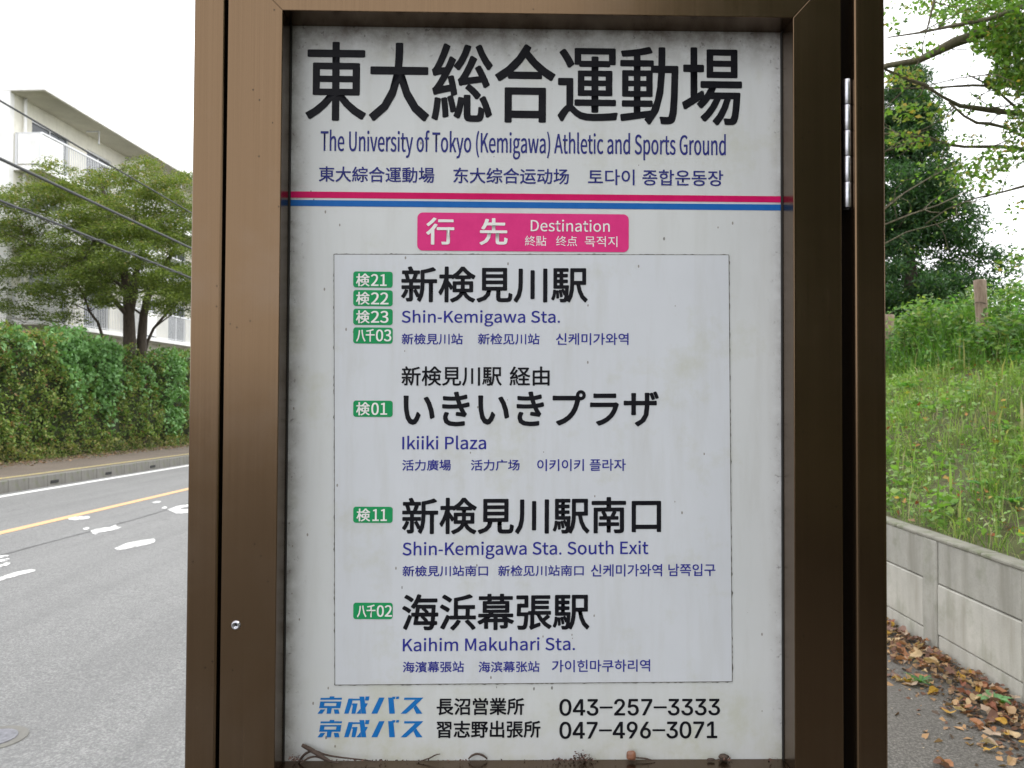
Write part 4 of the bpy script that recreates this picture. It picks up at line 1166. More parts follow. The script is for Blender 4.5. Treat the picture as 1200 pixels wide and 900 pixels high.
# ------------------------------------------------------------------ retaining wall
s_a, _ = G(1042.3, 731.7, 0.0)
s_b, _ = G(1198, 826.7, 0.0)
S_WALL = 0.5 * (s_a + s_b)
WT = 0.5 * (LAT(1042, 611.7, S_WALL)[1] + LAT(1198, 663, S_WALL)[1])
Z1 = 0.5 * (LAT(1043, 660, S_WALL)[1] + LAT(1197, 728, S_WALL)[1])
Z2 = 0.5 * (LAT(1043, 713, S_WALL)[1] + LAT(1198, 800, S_WALL)[1])
ta, tb, tc = LAT(1082, 700, S_WALL)[0], LAT(1098.3, 700, S_WALL)[0], LAT(1198, 740, S_WALL)[0]
print('wall s', s_a, s_b, 'top', WT, 'joints', Z1, Z2, 't', ta, tb, tc)
BAY = (tb - tc) + (ta - tb)
M_WALL = concrete('precast_concrete', (0.44, 0.425, 0.375), (0.24, 0.225, 0.175), 1.2, 0.25)
M_COP = concrete('coping_concrete', (0.25, 0.24, 0.20), (0.12, 0.115, 0.085), 1.5, 0.8)
M_PIL = concrete('pilaster_concrete', (0.34, 0.33, 0.29), (0.16, 0.15, 0.115), 1.4, 0.3)
wall = tag(empty('retaining_wall', W(S_WALL, 0, 0), -RA), 'low grey precast concrete retaining wall holding back the grassy bank on the right', 'retaining wall')


def slab(name, mat, x0, x1, y0, y1, z0, z1, bev=0.006):
    bm = bmesh.new()
    box(bm, x0, x1, y0, y1, z0, z1)
    bmesh.ops.bevel(bm, geom=list(bm.edges), offset=bev, segments=1, affect='EDGES')
    bmesh.ops.recalc_face_normals(bm, faces=bm.faces)
    me = bpy.data.meshes.new(name); bm.to_mesh(me); bm.free(); me.materials.append(mat)
    return me


PL = BAY - (ta - tb)
g_ = 0.003
mA = slab('lower_panel', M_WALL, 0.004, 0.12, g_, PL - g_, -0.15, Z2 - g_)
mB = slab('middle_panel', M_WALL, 0.000, 0.12, g_, PL - g_, Z2 + g_, Z1 - g_)
mC = slab('upper_panel', M_PIL, 0.004, 0.12, g_, PL - g_, Z1 + g_, WT - 0.024)
mD = slab('pilaster', M_PIL, -0.004, 0.12, PL + g_, BAY - g_, -0.15, WT - 0.024)
mE = slab('coping', M_COP, -0.003, 0.105, g_, BAY - g_, WT - 0.023, WT, 0.006)
for i in range(-5, 40):
    y = tc + BAY * i
    j = lambda: rnd.uniform(-.0015, .0015)
    link_local('lower_panel', mA, wall, (j(), y, 0))
    link_local('middle_panel', mB, wall, (j(), y, 0))
    link_local('upper_panel', mC, wall, (j(), y, 0))
    link_local('pilaster', mD, wall, (j(), y, 0))
    link_local('coping', mE, wall, (j(), y + (ta - tb) * 1.0 + 0.18, 0), (0, 0, rnd.uniform(-.003, .003)))

# ------------------------------------------------------------------ the bank
def bank_z(s, t):
    s = np.asarray(s, float); t = np.asarray(t, float)
    k = np.clip((s - S_WALL - 0.12) / 3.5, 0, None)
    z = WT - 0.02 + 1.42 * (1 - np.exp(-k * 1.9)) / (1 - math.exp(-1.9)) * np.clip(k, 0, 1) ** 0.25 * (k > 0)
    z = np.where(k > 1, WT - 0.02 + 1.42 + (k - 1) * 0.12, z)
    z = z + 0.05 * np.sin(s * 2.1 + t * 0.7) * np.clip(k, 0, 1) + 0.04 * np.sin(t * 2.3 + s) * np.clip(k * 3, 0, 1)
    return z


ss = np.concatenate([np.linspace(S_WALL + 0.08, S_WALL + 6, 70), np.linspace(S_WALL + 6.5, S_WALL + 60, 30)])
ts = np.linspace(-40, 130, 500)
SS, TS = np.meshgrid(ss, ts)
ZZ = bank_z(SS, TS) + NR.normal(size=SS.shape) * 0.008
A = np.stack([SS.ravel(), TS.ravel(), ZZ.ravel()], 1)
nx = len(ss)
ii = (np.arange(len(ts) - 1)[:, None] * nx + np.arange(nx - 1)[None]).ravel()[:, None]
Fq = ii + np.array([[0, 1, nx + 1, nx]])
mb, t, b = nmat('bank_soil')
v = coords(t)
t.links.new(ramp(t, noise(t, v, 6, 6, 0.7), [(0.35, (0.07, 0.05, 0.03)), (0.5, (0.08, 0.085, 0.03)), (0.7, (0.11, 0.12, 0.045))]), b.inputs['Base Color'])
b.inputs['Roughness'].default_value = 0.95
bank = tag(link('grass_bank', mesh('grass_bank', Wn(A), Fq, mb, True)), kind='structure')

M_GRASS = leafmat('grass_blades', 0.35, 0.55)
M_LEAF = leafmat('broad_leaf', 0.35, 0.45)
M_DRY = leafmat('dry_leaf', 0.15, 0.8)


def blades(name, s, t, h, wd, pal, seed, lean=0.55, weights=None):
    r = np.random.default_rng(seed)
    n = len(s)
    base = Wn(np.stack([s, t, bank_z(s, t) - 0.01], 1))
    th = r.uniform(0, 2 * math.pi, n)
    d = np.stack([np.cos(th), np.sin(th), np.zeros(n)], 1)
    side = np.stack([-np.sin(th), np.cos(th), np.zeros(n)], 1)
    ln = np.abs(r.normal(size=n)) * lean
    h = np.broadcast_to(np.asarray(h, float), (n,))[:, None]
    wd = np.broadcast_to(np.asarray(wd, float), (n,))[:, None]
    lv = ln[:, None] * h
    up = np.array([[0, 0, 1.0]])
    tw = r.uniform(-1, 1, (n, 1)) * side * 0.4 + r.uniform(-.4, .4, (n, 1)) * d
    sd_ = side * 0.8 + tw
    p0, p1, p2 = base, base + up * h * 0.55 + d * lv * 0.25, base + up * h * (1 - 0.25 * np.minimum(ln, 1.5))[:, None] + d * lv
    V = np.stack([p0 - sd_ * wd * .4, p0 + sd_ * wd * .4, p1 + sd_ * wd * .5, p1 - sd_ * wd * .5, p2], 1).reshape(-1, 3)
    i = np.arange(n)[:, None] * 5
    T3 = np.concatenate([i + [[0, 1, 2]], i + [[0, 2, 3]], i + [[3, 2, 4]]], 0)
    pal = np.asarray(pal, float)
    c = pal[r.choice(len(pal), n, p=weights)] * r.uniform(.8, 1.2, (n, 1))
    return mesh(name, V, T3, M_GRASS, False, np.repeat(c, 5, 0))


GP = [(0.16, 0.27, 0.05), (0.23, 0.34, 0.08), (0.085, 0.16, 0.03), (0.26, 0.33, 0.10), (0.34, 0.31, 0.17)]


def patch(n, s0, s1, t0, t1, near=None):
    s = NR.uniform(s0, s1, n)
    # more blades close by
    u = NR.random(n)
    t = t0 + (t1 - t0) * (u ** 1.5 if near else u)
    return s, t


nb = 0
parts = []
s1_, t1_ = patch(95000, S_WALL + .12, S_WALL + 3.9, 2.6, 13.5, True)
clump = np.sin(s1_ * 9 + np.sin(t1_ * 5) * 2) * np.sin(t1_ * 7 + np.sin(s1_ * 6) * 2)
hh = (0.04 + 0.085 * np.abs(NR.normal(size=len(s1_)))) * (1 + 0.6 * clump)
bare = np.sin(s1_ * 4.3 + 1.7 * np.sin(t1_ * 2.6)) * np.sin(t1_ * 3.7 + 1.3 * np.sin(s1_ * 3.1)) - .35 * np.clip((s1_ - S_WALL) / 1.5, 0, 1)
keep = (NR.random(len(s1_)) < 0.8 + 0.25 * clump) & (NR.random(len(s1_)) > np.clip(bare * 1.6, 0, .85))
tag(link('short_grass', blades('short_grass', s1_[keep], t1_[keep], hh[keep], NR.uniform(.003, .007, keep.sum()), GP, 21, 1.25, [.27, .27, .2, .14, .12])),
    'short green grass covering the sloping bank', 'grass', kind='stuff')
s2_, t2_ = patch(34000, S_WALL + 2.6, S_WALL + 6.0, 4.0, 24)
den = np.clip((s2_ - S_WALL - 2.5) / 1.2, 0.05, 1)
keep = NR.random(len(s2_)) < den
s2_, t2_ = s2_[keep], t2_[keep]
h2 = NR.uniform(0.40, 1.22, len(s2_)) * (0.55 + 0.45 * np.clip((s2_ - S_WALL - 2.6) / 1.3, 0, 1)) * (0.85 + 0.25 * np.sin(t2_ * 2.1 + 1) * np.sin(s2_ * 3))
tag(link('tall_weeds', blades('tall_weeds', s2_, t2_, h2, NR.uniform(.008, .018, len(s2_)), [(0.07, 0.16, 0.025), (0.11, 0.23, 0.035), (0.05, 0.11, 0.02), (0.25, 0.25, 0.10)], 22, 0.5, [.35, .35, .22, .08])),
    'tall weeds and grasses along the top of the bank', 'weeds', kind='stuff')
s3_, t3_ = patch(26000, S_WALL + .15, S_WALL + 9, -14, 60)
tag(link('rough_grass', blades('rough_grass', s3_, t3_, NR.uniform(.08, .35, len(s3_)), NR.uniform(.008, .02, len(s3_)), GP, 23, 0.8)),
    'rough grass on the farther stretches of the bank', 'grass', kind='stuff')
# broad little leaves among the grass, and dead leaves caught in it
n = 46000
s4, t4 = patch(n, S_WALL + .14, S_WALL + 4.2, 2.6, 13, True)
u_ = np.sin(s4 * 5 + 2 * np.sin(t4 * 3)) * np.sin(t4 * 4.3 + s4 * 2)
k_ = NR.random(n) < .55 + .45 * u_
s4, t4 = s4[k_], t4[k_]; n = len(s4)
P = Wn(np.stack([s4, t4, bank_z(s4, t4) + NR.uniform(.01, .15, n)], 1))
tag(link('ground_cover', leaf_mesh('ground_cover', P, NR.uniform(.018, .058, n) * (1 + .5 * (u_[k_] > .5)), [(.16, .29, .06), (.22, .38, .09), (.10, .19, .045), (.28, .38, .15)], M_LEAF, 0.6, 0.6, seed=31)),
    'small broad leaved ground cover among the grass', 'ground cover', kind='stuff')
n = 24000
s4 = NR.uniform(S_WALL + 2.7, S_WALL + 5.8, n); t4 = NR.uniform(5, 20, n)
hz = NR.uniform(.05, 1.12, n) * (.8 + .25 * np.sin(t4 * 3 + s4 * 2.2))
P = Wn(np.stack([s4, t4, bank_z(s4, t4) + hz * (0.5 + 0.5 * np.clip((s4 - S_WALL - 2.9) / 1.0, 0, 1))], 1))
tag(link('weed_leaves', leaf_mesh('weed_leaves', P, NR.uniform(.03, .10, n), [(.08, .19, .04), (.12, .27, .05), (.05, .12, .03), (.2, .3, .1)], M_LEAF, 0.4, 0.45, seed=32)),
    'leafy weeds mixed into the tall grass by the posts', 'weeds', kind='stuff')
n = 800
s4, t4 = patch(n, S_WALL + .13, S_WALL + 3.4, 2.8, 12, True)
P = Wn(np.stack([s4, t4, bank_z(s4, t4) + NR.uniform(.02, .10, n)], 1))
tag(link('scattered_dead_leaves', leaf_mesh('scattered_dead_leaves', P, NR.uniform(.03, .085, n), [(.40, .20, .07), (.30, .09, .04), (.50, .33, .10), (.28, .18, .10), (.55, .38, .04)], M_DRY, 0.6, 0.6, seed=33)),
    'dead brown and yellow leaves scattered over the grassy bank', 'fallen leaves', kind='stuff')

# timber posts in the weeds
M_POST = bark('weathered_timber', (0.17, 0.115, 0.08), (0.34, 0.26, 0.20))
M_WIRE = plain('rusty_wire', (0.05, 0.04, 0.035), 0.8)


def timber_post(px0, px1, ptop, t_, label, lean=0.0):
    s0, zt = AT(0.5 * (px0 + px1), ptop, t_)
    r = (px1 - px0) / 2 / F_PX * t_
    zb = float(bank_z(s0, t_)) - 0.1
    root = tag(empty('timber_post', W(s0, t_, zb)), label, 'post', 'weathered timber posts along the top of the bank')
    T = Tubes(14)
    b0, b1 = np.array(W(s0 + lean, t_, zb)), np.array(W(s0, t_, zt))
    T.add([b0, b0 * .5 + b1 * .5, b1 * .985 + b0 * .015, b1], [r * 1.0, r * .97, r * 1.02, r * .93])
    T.build('stake', M_POST, root)
    T = Tubes(6)
    z = zt - 0.30
    T.add([np.array(W(s0 + (r + .004) * math.cos(a), t_ + (r + .004) * math.sin(a), z + .01 * math.sin(a * 2))) for a in np.linspace(0, 2 * math.pi, 20)], .004)
    T.build('wire_tie', M_WIRE, root)


timber_post(1141.5, 1154.5, 328, 9.8, 'weathered round timber post standing clear of the weeds left of the gap to the sky', 0.06)
timber_post(1036, 1047.5, 369, 12.3, 'shorter looking timber post half hidden by weeds right beside the sign frame', -0.03)

# ------------------------------------------------------------------ fallen leaves at the foot of the wall
litter = tag(empty('leaf_litter', W(S_WALL - 0.2, 4.5, 0.001), -RA), 'drift of tan, rust and brown fallen leaves along the foot of the wall', 'fallen leaves')
shapes = []
for k in range(6):
    r_ = random.Random(k + 40)
    n = 12
    rim = []
    for i in range(n):
        a = 2 * math.pi * i / n
        rad = 0.5 * (0.62 + 0.38 * abs(math.cos(a)) ** 0.7)
        if k % 3 == 2:
            rad *= 1 + 0.35 * math.cos(5 * a)
        rad *= r_.uniform(.88, 1.1)
        rim.append((rad * math.cos(a), rad * math.sin(a) * r_.uniform(.6, .8), 0.12 * math.sin(2 * a + k) + 0.20 * abs(math.sin(a)) * r_.uniform(.3, 1)))
    V = [(0, 0, 0.0), (0.25, 0, .02), (-.25, 0, .02)] + rim
    Fc = [(0, 3 + i, 3 + (i + 1) % n) for i in range(n)]
    V += [(-0.5, 0, 0.02), (-0.72, 0.03, 0.09), (-.72, .0, .09)]
    Fc.append((len(V) - 3, len(V) - 2, len(V) - 1))
    shapes.append((V, Fc))
LP = [(.44, .29, .16), (.52, .38, .22), (.25, .10, .06), (.17, .09, .065), (.34, .16, .08), (.44, .33, .24), (.46, .27, .05), (.24, .15, .12)]
lmesh = []
for k, (V, Fc) in enumerate(shapes):
    for c in LP:
        cc = np.array(c)[None] * NR.uniform(.85, 1.12, (len(V), 1))
        lmesh.append(mesh('leaf', V, Fc, M_DRY, False, cc))
for i in range(285):
    d_ = NR.random()
    t_ = 3.2 + 2.6 * NR.random()
    off = min(0.46, 0.03 + abs(NR.normal()) * 0.19)
    if i < 9:
        off = NR.uniform(.25, 1.1)
    sc_ = NR.uniform(.042, .088)
    zz = 0.012 + 0.05 * max(0, 1 - off / .35) * NR.random()
    link_local('leaf', lmesh[rnd.randrange(len(lmesh))], litter, (0.2 - off, t_ - 4.5, zz),
               (NR.normal() * .35, NR.normal() * .35, NR.uniform(0, 6.28)), (sc_, sc_, sc_))
n = 7500
off = np.abs(NR.normal(size=n)) * 0.21 + 0.01
t4 = 2.4 + 18 * NR.random(n) ** 2.2
P = Wn(np.stack([S_WALL - off, t4, 0.004 + 0.035 * NR.random(n) * np.clip(1 - off / .4, 0, 1)], 1))
tag(link('leaf_fragments', leaf_mesh('leaf_fragments', P, NR.uniform(.012, .055, n), [(.26, .16, .09), (.40, .24, .12), (.16, .08, .05), (.10, .07, .05)], M_DRY, .8, .6, seed=51)),
    'broken leaf fragments and dirt between the fallen leaves', 'leaf fragments', kind='stuff')
n = 1500
off = NR.random(n) ** 2 * 2.6
P = Wn(np.stack([S_WALL - off, NR.uniform(2, 12, n), np.full(n, .004)], 1))
tag(link('path_grit', leaf_mesh('path_grit', P, NR.uniform(.004, .014, n), [(.35, .30, .24), (.12, .09, .07), (.45, .42, .36)], M_DRY, 1.0, .6, seed=52)),
    'light grit and leaf scraps sprinkled on the dark path', 'grit', kind='stuff')
n = 5000
tt_ = NR.uniform(8, 45, n)
P = Wn(np.stack([S_HEDGE + 1.1 * (1 - NR.random(n) ** .6), tt_, FAR_Z + 0.01 + .03 * NR.random(n) - SLOPE * tt_], 1))
tag(link('hedge_litter', leaf_mesh('hedge_litter', P, NR.uniform(.03, .09, n), [(.22, .13, .08), (.30, .20, .13), (.14, .09, .06), (.12, .14, .06)], M_DRY, .8, .6, seed=53)),
    'brown leaf litter on the far pavement under the hedge', 'leaf litter', kind='stuff')


def broad_weed(s0, t0, z0, nl, L, wd, pal, label, lift=0.5, seed=0, group=None):
    r = random.Random(seed)
    root = tag(empty('broad_leaf_weed', W(s0, t0, z0)), label, 'weed', group)
    for k in range(nl):
        a = 2 * math.pi * k / nl + r.uniform(-.4, .4)
        l_ = L * r.uniform(.7, 1.15)
        m = 7
        V, Fc = [], []
        el = lift * r.uniform(.5, 1.3)
        for i in range(m):
            u = i / (m - 1)
            x = l_ * u * math.cos(el)
            z = l_ * (math.sin(el) * u - .55 * u * u * math.sin(el)) + .004
            hw = wd * L * 0.5 * math.sin(math.pi * min(1, u * .92 + .06)) ** .8
            V += [(x, -hw, z + hw * .3), (x, 0, z), (x, hw, z + hw * .3)]
            if i:
                o = (i - 1) * 3
                Fc += [(o, o + 1, o + 4, o + 3), (o + 1, o + 2, o + 5, o + 4)]
        c = np.array(pal[r.randrange(len(pal))])[None] * r.uniform(.85, 1.15)
        me = mesh('leaf', V, Fc, M_LEAF, True, np.repeat(c, len(V), 0))
        link_local('leaf', me, root, (0, 0, 0), (0, 0, a))


GL = [(.11, .27, .07), (.14, .32, .10), (.09, .22, .07)]
s0, t0 = G(1165, 822, 0.02)
broad_weed(s0, t0, 0.02, 8, .10, .42, [(.16, .34, .13), (.20, .40, .17)], 'rosette of pale green leaves growing in the leaf drift by the wall', .5, 3)
s0, t0 = G(1078, 799, 0.02)
broad_weed(s0, t0, 0.01, 16, .10, .16, [(.07, .18, .05), (.11, .24, .06)], 'low tuft of narrow green leaves growing at the edge of the leaf drift', .7, 5)
k = 0
for (px, py, t_, L, nl, lb) in ((1065, 455, 7.5, .17, 7, 'large leaved weed low on the bank close to the sign frame'), (1150, 570, 4.5, .12, 8, 'broad leaved weed just above the wall coping near the yellow leaves'),
                                (1175, 505, 5.6, .14, 8, 'pale broad leaved weed halfway up the bank at the right'), (1110, 590, 4.9, .09, 8, 'small broad leaved weed by the edge of the coping'),
                                (1060, 430, 8.5, .2, 7, 'large pale leaves sprouting in front of the half hidden post'), (1090, 480, 6.6, .11, 7, 'broad leaved weed in the middle of the grassy bank'),
                                (1185, 590, 4.1, .10, 9, 'broad leaved weed at the right edge just above the wall')):
    k += 1
    d = ray(px, py)
    # walk the sight line until it meets the bank
    best = None
    for q in np.linspace(2, 16, 800):
        p = CAM + d * q - O0
        s__, t__ = float(p @ RR), float(p @ RF)
        if s__ > S_WALL + .1 and (CAM + d * q)[2] <= float(bank_z(s__, t__)) + .04:
            best = (s__, t__, (CAM + d * q)[2]); break
    if best:
        broad_weed(best[0], best[1], best[2], nl, L, .5, GL, lb, .6, 60 + k)
# ------------------------------------------------------------------ hedge on the far side
M_HLEAF = leafmat('hedge_leaf', 0.25, 0.5)
M_TRUNK = bark('dark_bark', (0.035, 0.026, 0.020), (0.09, 0.07, 0.055))
hedge = tag(empty('hedge', W(S_HEDGE - .5, 20, FAR_Z - .2), -RA), 'tall clipped roadside hedge overgrown with bright green creeper behind the far pavement', 'hedge')


def hedge_top(t):
    return 3.34 + .10 * np.sin(t * .9) + .07 * np.sin(t * 2.3 + 1) - SLOPE * t * 0.5 - 0.55 * np.exp(-((t - 25.8) / 2.4) ** 2) * 0.3 + 0.12 * np.sin(t * 4.1)


n = 120000
ts_ = 12 + 48 * NR.random(n) ** 1.7
hz_ = NR.random(n)
top = hedge_top(ts_)
bot = FAR_Z - SLOPE * ts_
z_ = bot + (top - bot) * hz_
hole = np.sin(ts_ * 2.7 + 2 * np.sin(z_ * 2.2)) * np.sin(z_ * 4.6 + 1.5 * np.sin(ts_ * 3.3)) + .5 * np.sin(ts_ * 9 + z_ * 7) * np.sin(z_ * 11 - ts_ * 4)
bulge = .16 * hole + .10 * np.sin(ts_ * 1.7 + z_ * 2) + .08 * np.sin(ts_ * 3.9 - z_ * 3.1) + .06 * np.sin(z_ * 6 + ts_ * 7)
s_ = S_HEDGE - .18 + bulge - np.abs(NR.normal(size=n)) * .16 - .25 * np.clip((z_ - top + .35) / .35, 0, 1) ** 2
topm = NR.random(n) < .16
s_[topm] = S_HEDGE - 1.1 * NR.random(topm.sum()) - .1
z_[topm] = top[topm] + NR.normal(size=topm.sum()) * .07
# two kinds of leaf in patches: blue-green creeper hanging from the top, yellow-green hedge below
vine = np.sin(ts_ * 1.15 + .6) + .7 * np.sin(ts_ * 2.9 + 2) + .5 * np.sin(ts_ * .5 + z_ * .9) + (hz_ - .55) * 2.6 + NR.normal(size=n) * .6
isv = vine > .95
kp = NR.random(n) < np.clip(1.15 + hole * .9, .12, 1)
s_, ts_, z_, isv, hz_ = s_[kp], ts_[kp], z_[kp], isv[kp], hz_[kp]
n = len(s_)
P = Wn(np.stack([s_ + isv * .12, ts_, z_], 1))
pal = [(.10, .21, .06), (.16, .31, .11), (.23, .40, .18), (.13, .21, .045), (.22, .29, .07), (.07, .12, .03), (.26, .26, .08), (.24, .14, .06)]
pick = np.where(isv, NR.choice([0, 1, 2], n, p=[.35, .4, .25]), NR.choice([3, 4, 5, 6, 7], n, p=[.34, .26, .26, .08, .06]))
dry = (hz_ < .13) & (NR.random(n) < .5)
pick[dry] = 6
size = np.where(isv, NR.uniform(.09, .18, n), NR.uniform(.05, .12, n))
link('foliage', leaf_mesh('foliage', P, size, pal, M_HLEAF, .25, .62, droop=.7, seed=61, pick=pick), hedge)
# solid hedge core; the shade between the leaves is put into its dark colour
core = plain('hedge_core_shade', (0.028, 0.036, 0.014), 1.0, vary=.5, vscale=5)
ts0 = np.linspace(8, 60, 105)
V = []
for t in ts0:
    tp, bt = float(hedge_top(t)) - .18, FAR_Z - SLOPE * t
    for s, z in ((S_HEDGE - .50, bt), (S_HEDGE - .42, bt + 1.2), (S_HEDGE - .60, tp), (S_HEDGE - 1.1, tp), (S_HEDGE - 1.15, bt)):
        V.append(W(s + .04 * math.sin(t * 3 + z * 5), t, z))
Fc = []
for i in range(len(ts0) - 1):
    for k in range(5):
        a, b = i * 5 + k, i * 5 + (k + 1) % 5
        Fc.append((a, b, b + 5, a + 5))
link('dark_core', mesh('dark_core', V, Fc, core), hedge)
n = 5200
tt_ = NR.uniform(9, 50, n)
P = Wn(np.stack([S_HEDGE + NR.uniform(-.3, .28, n), tt_, FAR_Z - SLOPE * tt_ + NR.uniform(0, .45, n) ** 1.3], 1))
tag(link('verge_weeds', leaf_mesh('verge_weeds', P, NR.uniform(.04, .16, n), [(.20, .19, .07), (.11, .16, .04), (.26, .20, .11), (.08, .14, .03)], M_HLEAF, 0, .16, droop=-.9, seed=62)),
    'straggly weeds growing along the foot of the hedge', 'weeds', kind='stuff')

# ------------------------------------------------------------------ apartment building
M_BWHITE = concrete('white_painted_wall', (0.86, 0.86, 0.85), (0.76, 0.75, 0.72), .4)
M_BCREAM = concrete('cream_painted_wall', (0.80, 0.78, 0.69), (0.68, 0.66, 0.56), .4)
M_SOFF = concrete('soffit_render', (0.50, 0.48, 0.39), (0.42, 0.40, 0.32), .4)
M_METAL = plain('pale_metal', (0.66, 0.67, 0.69), 0.45, 0.2)
m_, t_n, b_n = nmat('window_glass')
b_n.inputs['Base Color'].default_value = (0.05, 0.06, 0.07, 1)
b_n.inputs['Roughness'].default_value = 0.08
M_GLASS = m_
s0, z0 = AT(57.5, 108.5, 26.0)
BR = -(RA + math.radians(2.4))
bld = tag(empty('apartment_building', W(s0, 26.0, 0), BR), 'white four storey apartment block with long balconies and a deep eave on the left', 'apartment building')
EZ = z0


def lb(name, mat, x0, x1, y0, y1, z0, z1, parent=None, bev=0.0):
    bm = bmesh.new()
    box(bm, x0, x1, y0, y1, z0, z1)
    if bev: bmesh.ops.bevel(bm, geom=list(bm.edges), offset=bev, segments=1, affect='EDGES')
    bmesh.ops.recalc_face_normals(bm, faces=bm.faces)
    me = bpy.data.meshes.new(name); bm.to_mesh(me); bm.free(); me.materials.append(mat)
    return link_local(name, me, parent or bld)


LEN = 42.0
XW = -1.24
wins = []
yy = 0.9
while yy < LEN - 4:
    wins += [(yy, yy + 2.1), (yy + 3.2, yy + 4.9)]
    yy += 6.6
FLOORS = [EZ - 2.67 * (k + 1) for k in range(4)]       # undersides of the balcony slabs
# facade built round its openings
bm = bmesh.new()
for fz in FLOORS:
    f0, f1 = fz + .18, fz + 2.67 + .18
    head = f0 + 1.90
    y = 0.0
    for a, b in wins:
        box(bm, XW - .25, XW, y, a, f0, head)
        y = b
    box(bm, XW - .25, XW, y, LEN, f0, head)
    box(bm, XW - .25, XW, 0, LEN, head, f1 if fz != FLOORS[0] else EZ)
box(bm, XW - .25, XW, 0, LEN, -2, FLOORS[-1] + .18)
bmesh.ops.recalc_face_normals(bm, faces=bm.faces)
me = bpy.data.meshes.new('front_wall'); bm.to_mesh(me); bm.free(); me.materials.append(M_BCREAM)
link_local('front_wall', me, bld)
lb('gable_wall', M_BWHITE, XW - 11, XW + .003, -.22, -.002, -2, EZ + .12)
lb('rear_block', M_BCREAM, XW - 11, XW - 1.2, 0, LEN, -2, EZ)
lb('roof_slab', M_BWHITE, XW - 11.2, 0, -.226, LEN + .2, EZ + .004, EZ + .16, None, .01)
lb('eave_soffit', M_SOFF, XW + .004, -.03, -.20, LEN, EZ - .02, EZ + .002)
for fi, fz in enumerate(FLOORS):
    bal = lb('balcony', M_BWHITE, XW + .004, -.27, 0.0, LEN, fz, fz + .16)
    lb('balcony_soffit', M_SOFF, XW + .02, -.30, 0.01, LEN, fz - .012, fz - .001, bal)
    zt, zb = fz + 1.30, fz + .22
    lb('side_panel', M_BWHITE, XW + .16, -.30, 0.0, .04, zb, zt - .03, bal)
    lb('side_frame', M_METAL, XW + .05, XW + .12, -.01, .05, fz + .16, zt, bal)
    lb('side_frame', M_METAL, -.30, -.26, -.012, .05, fz + .16, zt + .002, bal)
    lb('side_frame', M_METAL, XW + .05, -.27, -.01, .05, zt - .03, zt + .001, bal)
    lb('top_rail', M_METAL, -.31, -.25, .05, LEN, zt - .03, zt + .03, bal)
    y = .05
    k = 0
    while y < LEN - 7:
        lb('solid_panel', M_BWHITE, -.29, -.27, y, y + 1.15, zb, zt - .06, bal)
        bm = bmesh.new()
        q = y + 1.2
        while q < y + 6.55:
            box(bm, -.29, -.27, q, q + .022, zb, zt - .03)
            q += .11
        box(bm, -.292, -.268, y + 1.16, y + 6.55, zb - .03, zb)
        bmesh.ops.recalc_face_normals(bm, faces=bm.faces)
        me = bpy.data.meshes.new('railing'); bm.to_mesh(me); bm.free(); me.materials.append(M_METAL)
        link_local('railing', me, bal)
        if k: lb('partition', M_BWHITE, XW + .01, -.32, y - .03, y + .01, fz + .17, fz + 2.4, bal)
        y += 6.6; k += 1
    for a, b in wins:
        h0, h1 = fz + .18, fz + 2.08
        win = lb('window', M_METAL, XW - .10, XW - .04, a + .002, b - .002, h1 - .06, h1 - .002)
        lb('pane', M_GLASS, XW - .085, XW - .075, a + .04, (a + b) / 2 - .02, h0 + .05, h1 - .065, win)
        lb('pane', M_GLASS, XW - .105, XW - .095, (a + b) / 2 + .02, b - .04, h0 + .05, h1 - .065, win)
        for y0 in (a + .002, (a + b) / 2 - .025, b - .05):
            lb('frame_bar', M_METAL, XW - .11, XW - .05, y0, y0 + .048, h0 + .002, h1 - .062, win)
    if fi == 0:
        for y in np.arange(3.7, LEN, 3.3):
            lb('laundry_bracket', M_METAL, -1.02, -.48, y - .02, y + .02, EZ - .07, EZ - .021)
            lb('laundry_bracket', M_METAL, -.52, -.48, y - .018, y + .018, EZ - .55, EZ - .071)
for y in (.42, 7.0, 20.2):
    T = Tubes(10)
    T.add([(XW + .10, y, z) for z in (-1, EZ - .5, EZ - .02)], .055)
    link_local('drain_pipe', mesh('drain_pipe', T.V, T.F, M_BWHITE, True), bld)
gl = tag(empty('garden_wall', W(S_HEDGE - 1.9, 26, -.3), BR), 'low dark stained concrete wall seen above the hedge behind the tree trunks', 'wall')
bm = bmesh.new(); box(bm, -.1, .1, -14, 40, -0.3, 3.32)
bmesh.ops.recalc_face_normals(bm, faces=bm.faces)
me = bpy.data.meshes.new('wall_body'); bm.to_mesh(me); bm.free(); me.materials.append(concrete('stained_concrete', (0.15, 0.145, 0.12), (0.06, 0.055, 0.045), 1.0, .5))
link_local('wall_body', me, gl)
bm = bmesh.new(); box(bm, -.14, .14, -14, 40, 3.322, 3.42)
bmesh.ops.recalc_face_normals(bm, faces=bm.faces)
me = bpy.data.meshes.new('wall_coping'); bm.to_mesh(me); bm.free(); me.materials.append(M_KERB)
link_local('wall_coping', me, gl)

# ------------------------------------------------------------------ trees


def curve3(a, b, sag=0.0, wob=0.1, m=6, r=None):
    a, b = np.asarray(a, float), np.asarray(b, float)
    L = np.linalg.norm(b - a)
    pts = []
    w1 = NR.normal(size=3) * wob * L
    for i in range(m + 1):
        u = i / m
        p = a * (1 - u) + b * u + w1 * math.sin(math.pi * u)
        p[2] += sag * L * math.sin(math.pi * u)
        pts.append(p)
    return pts


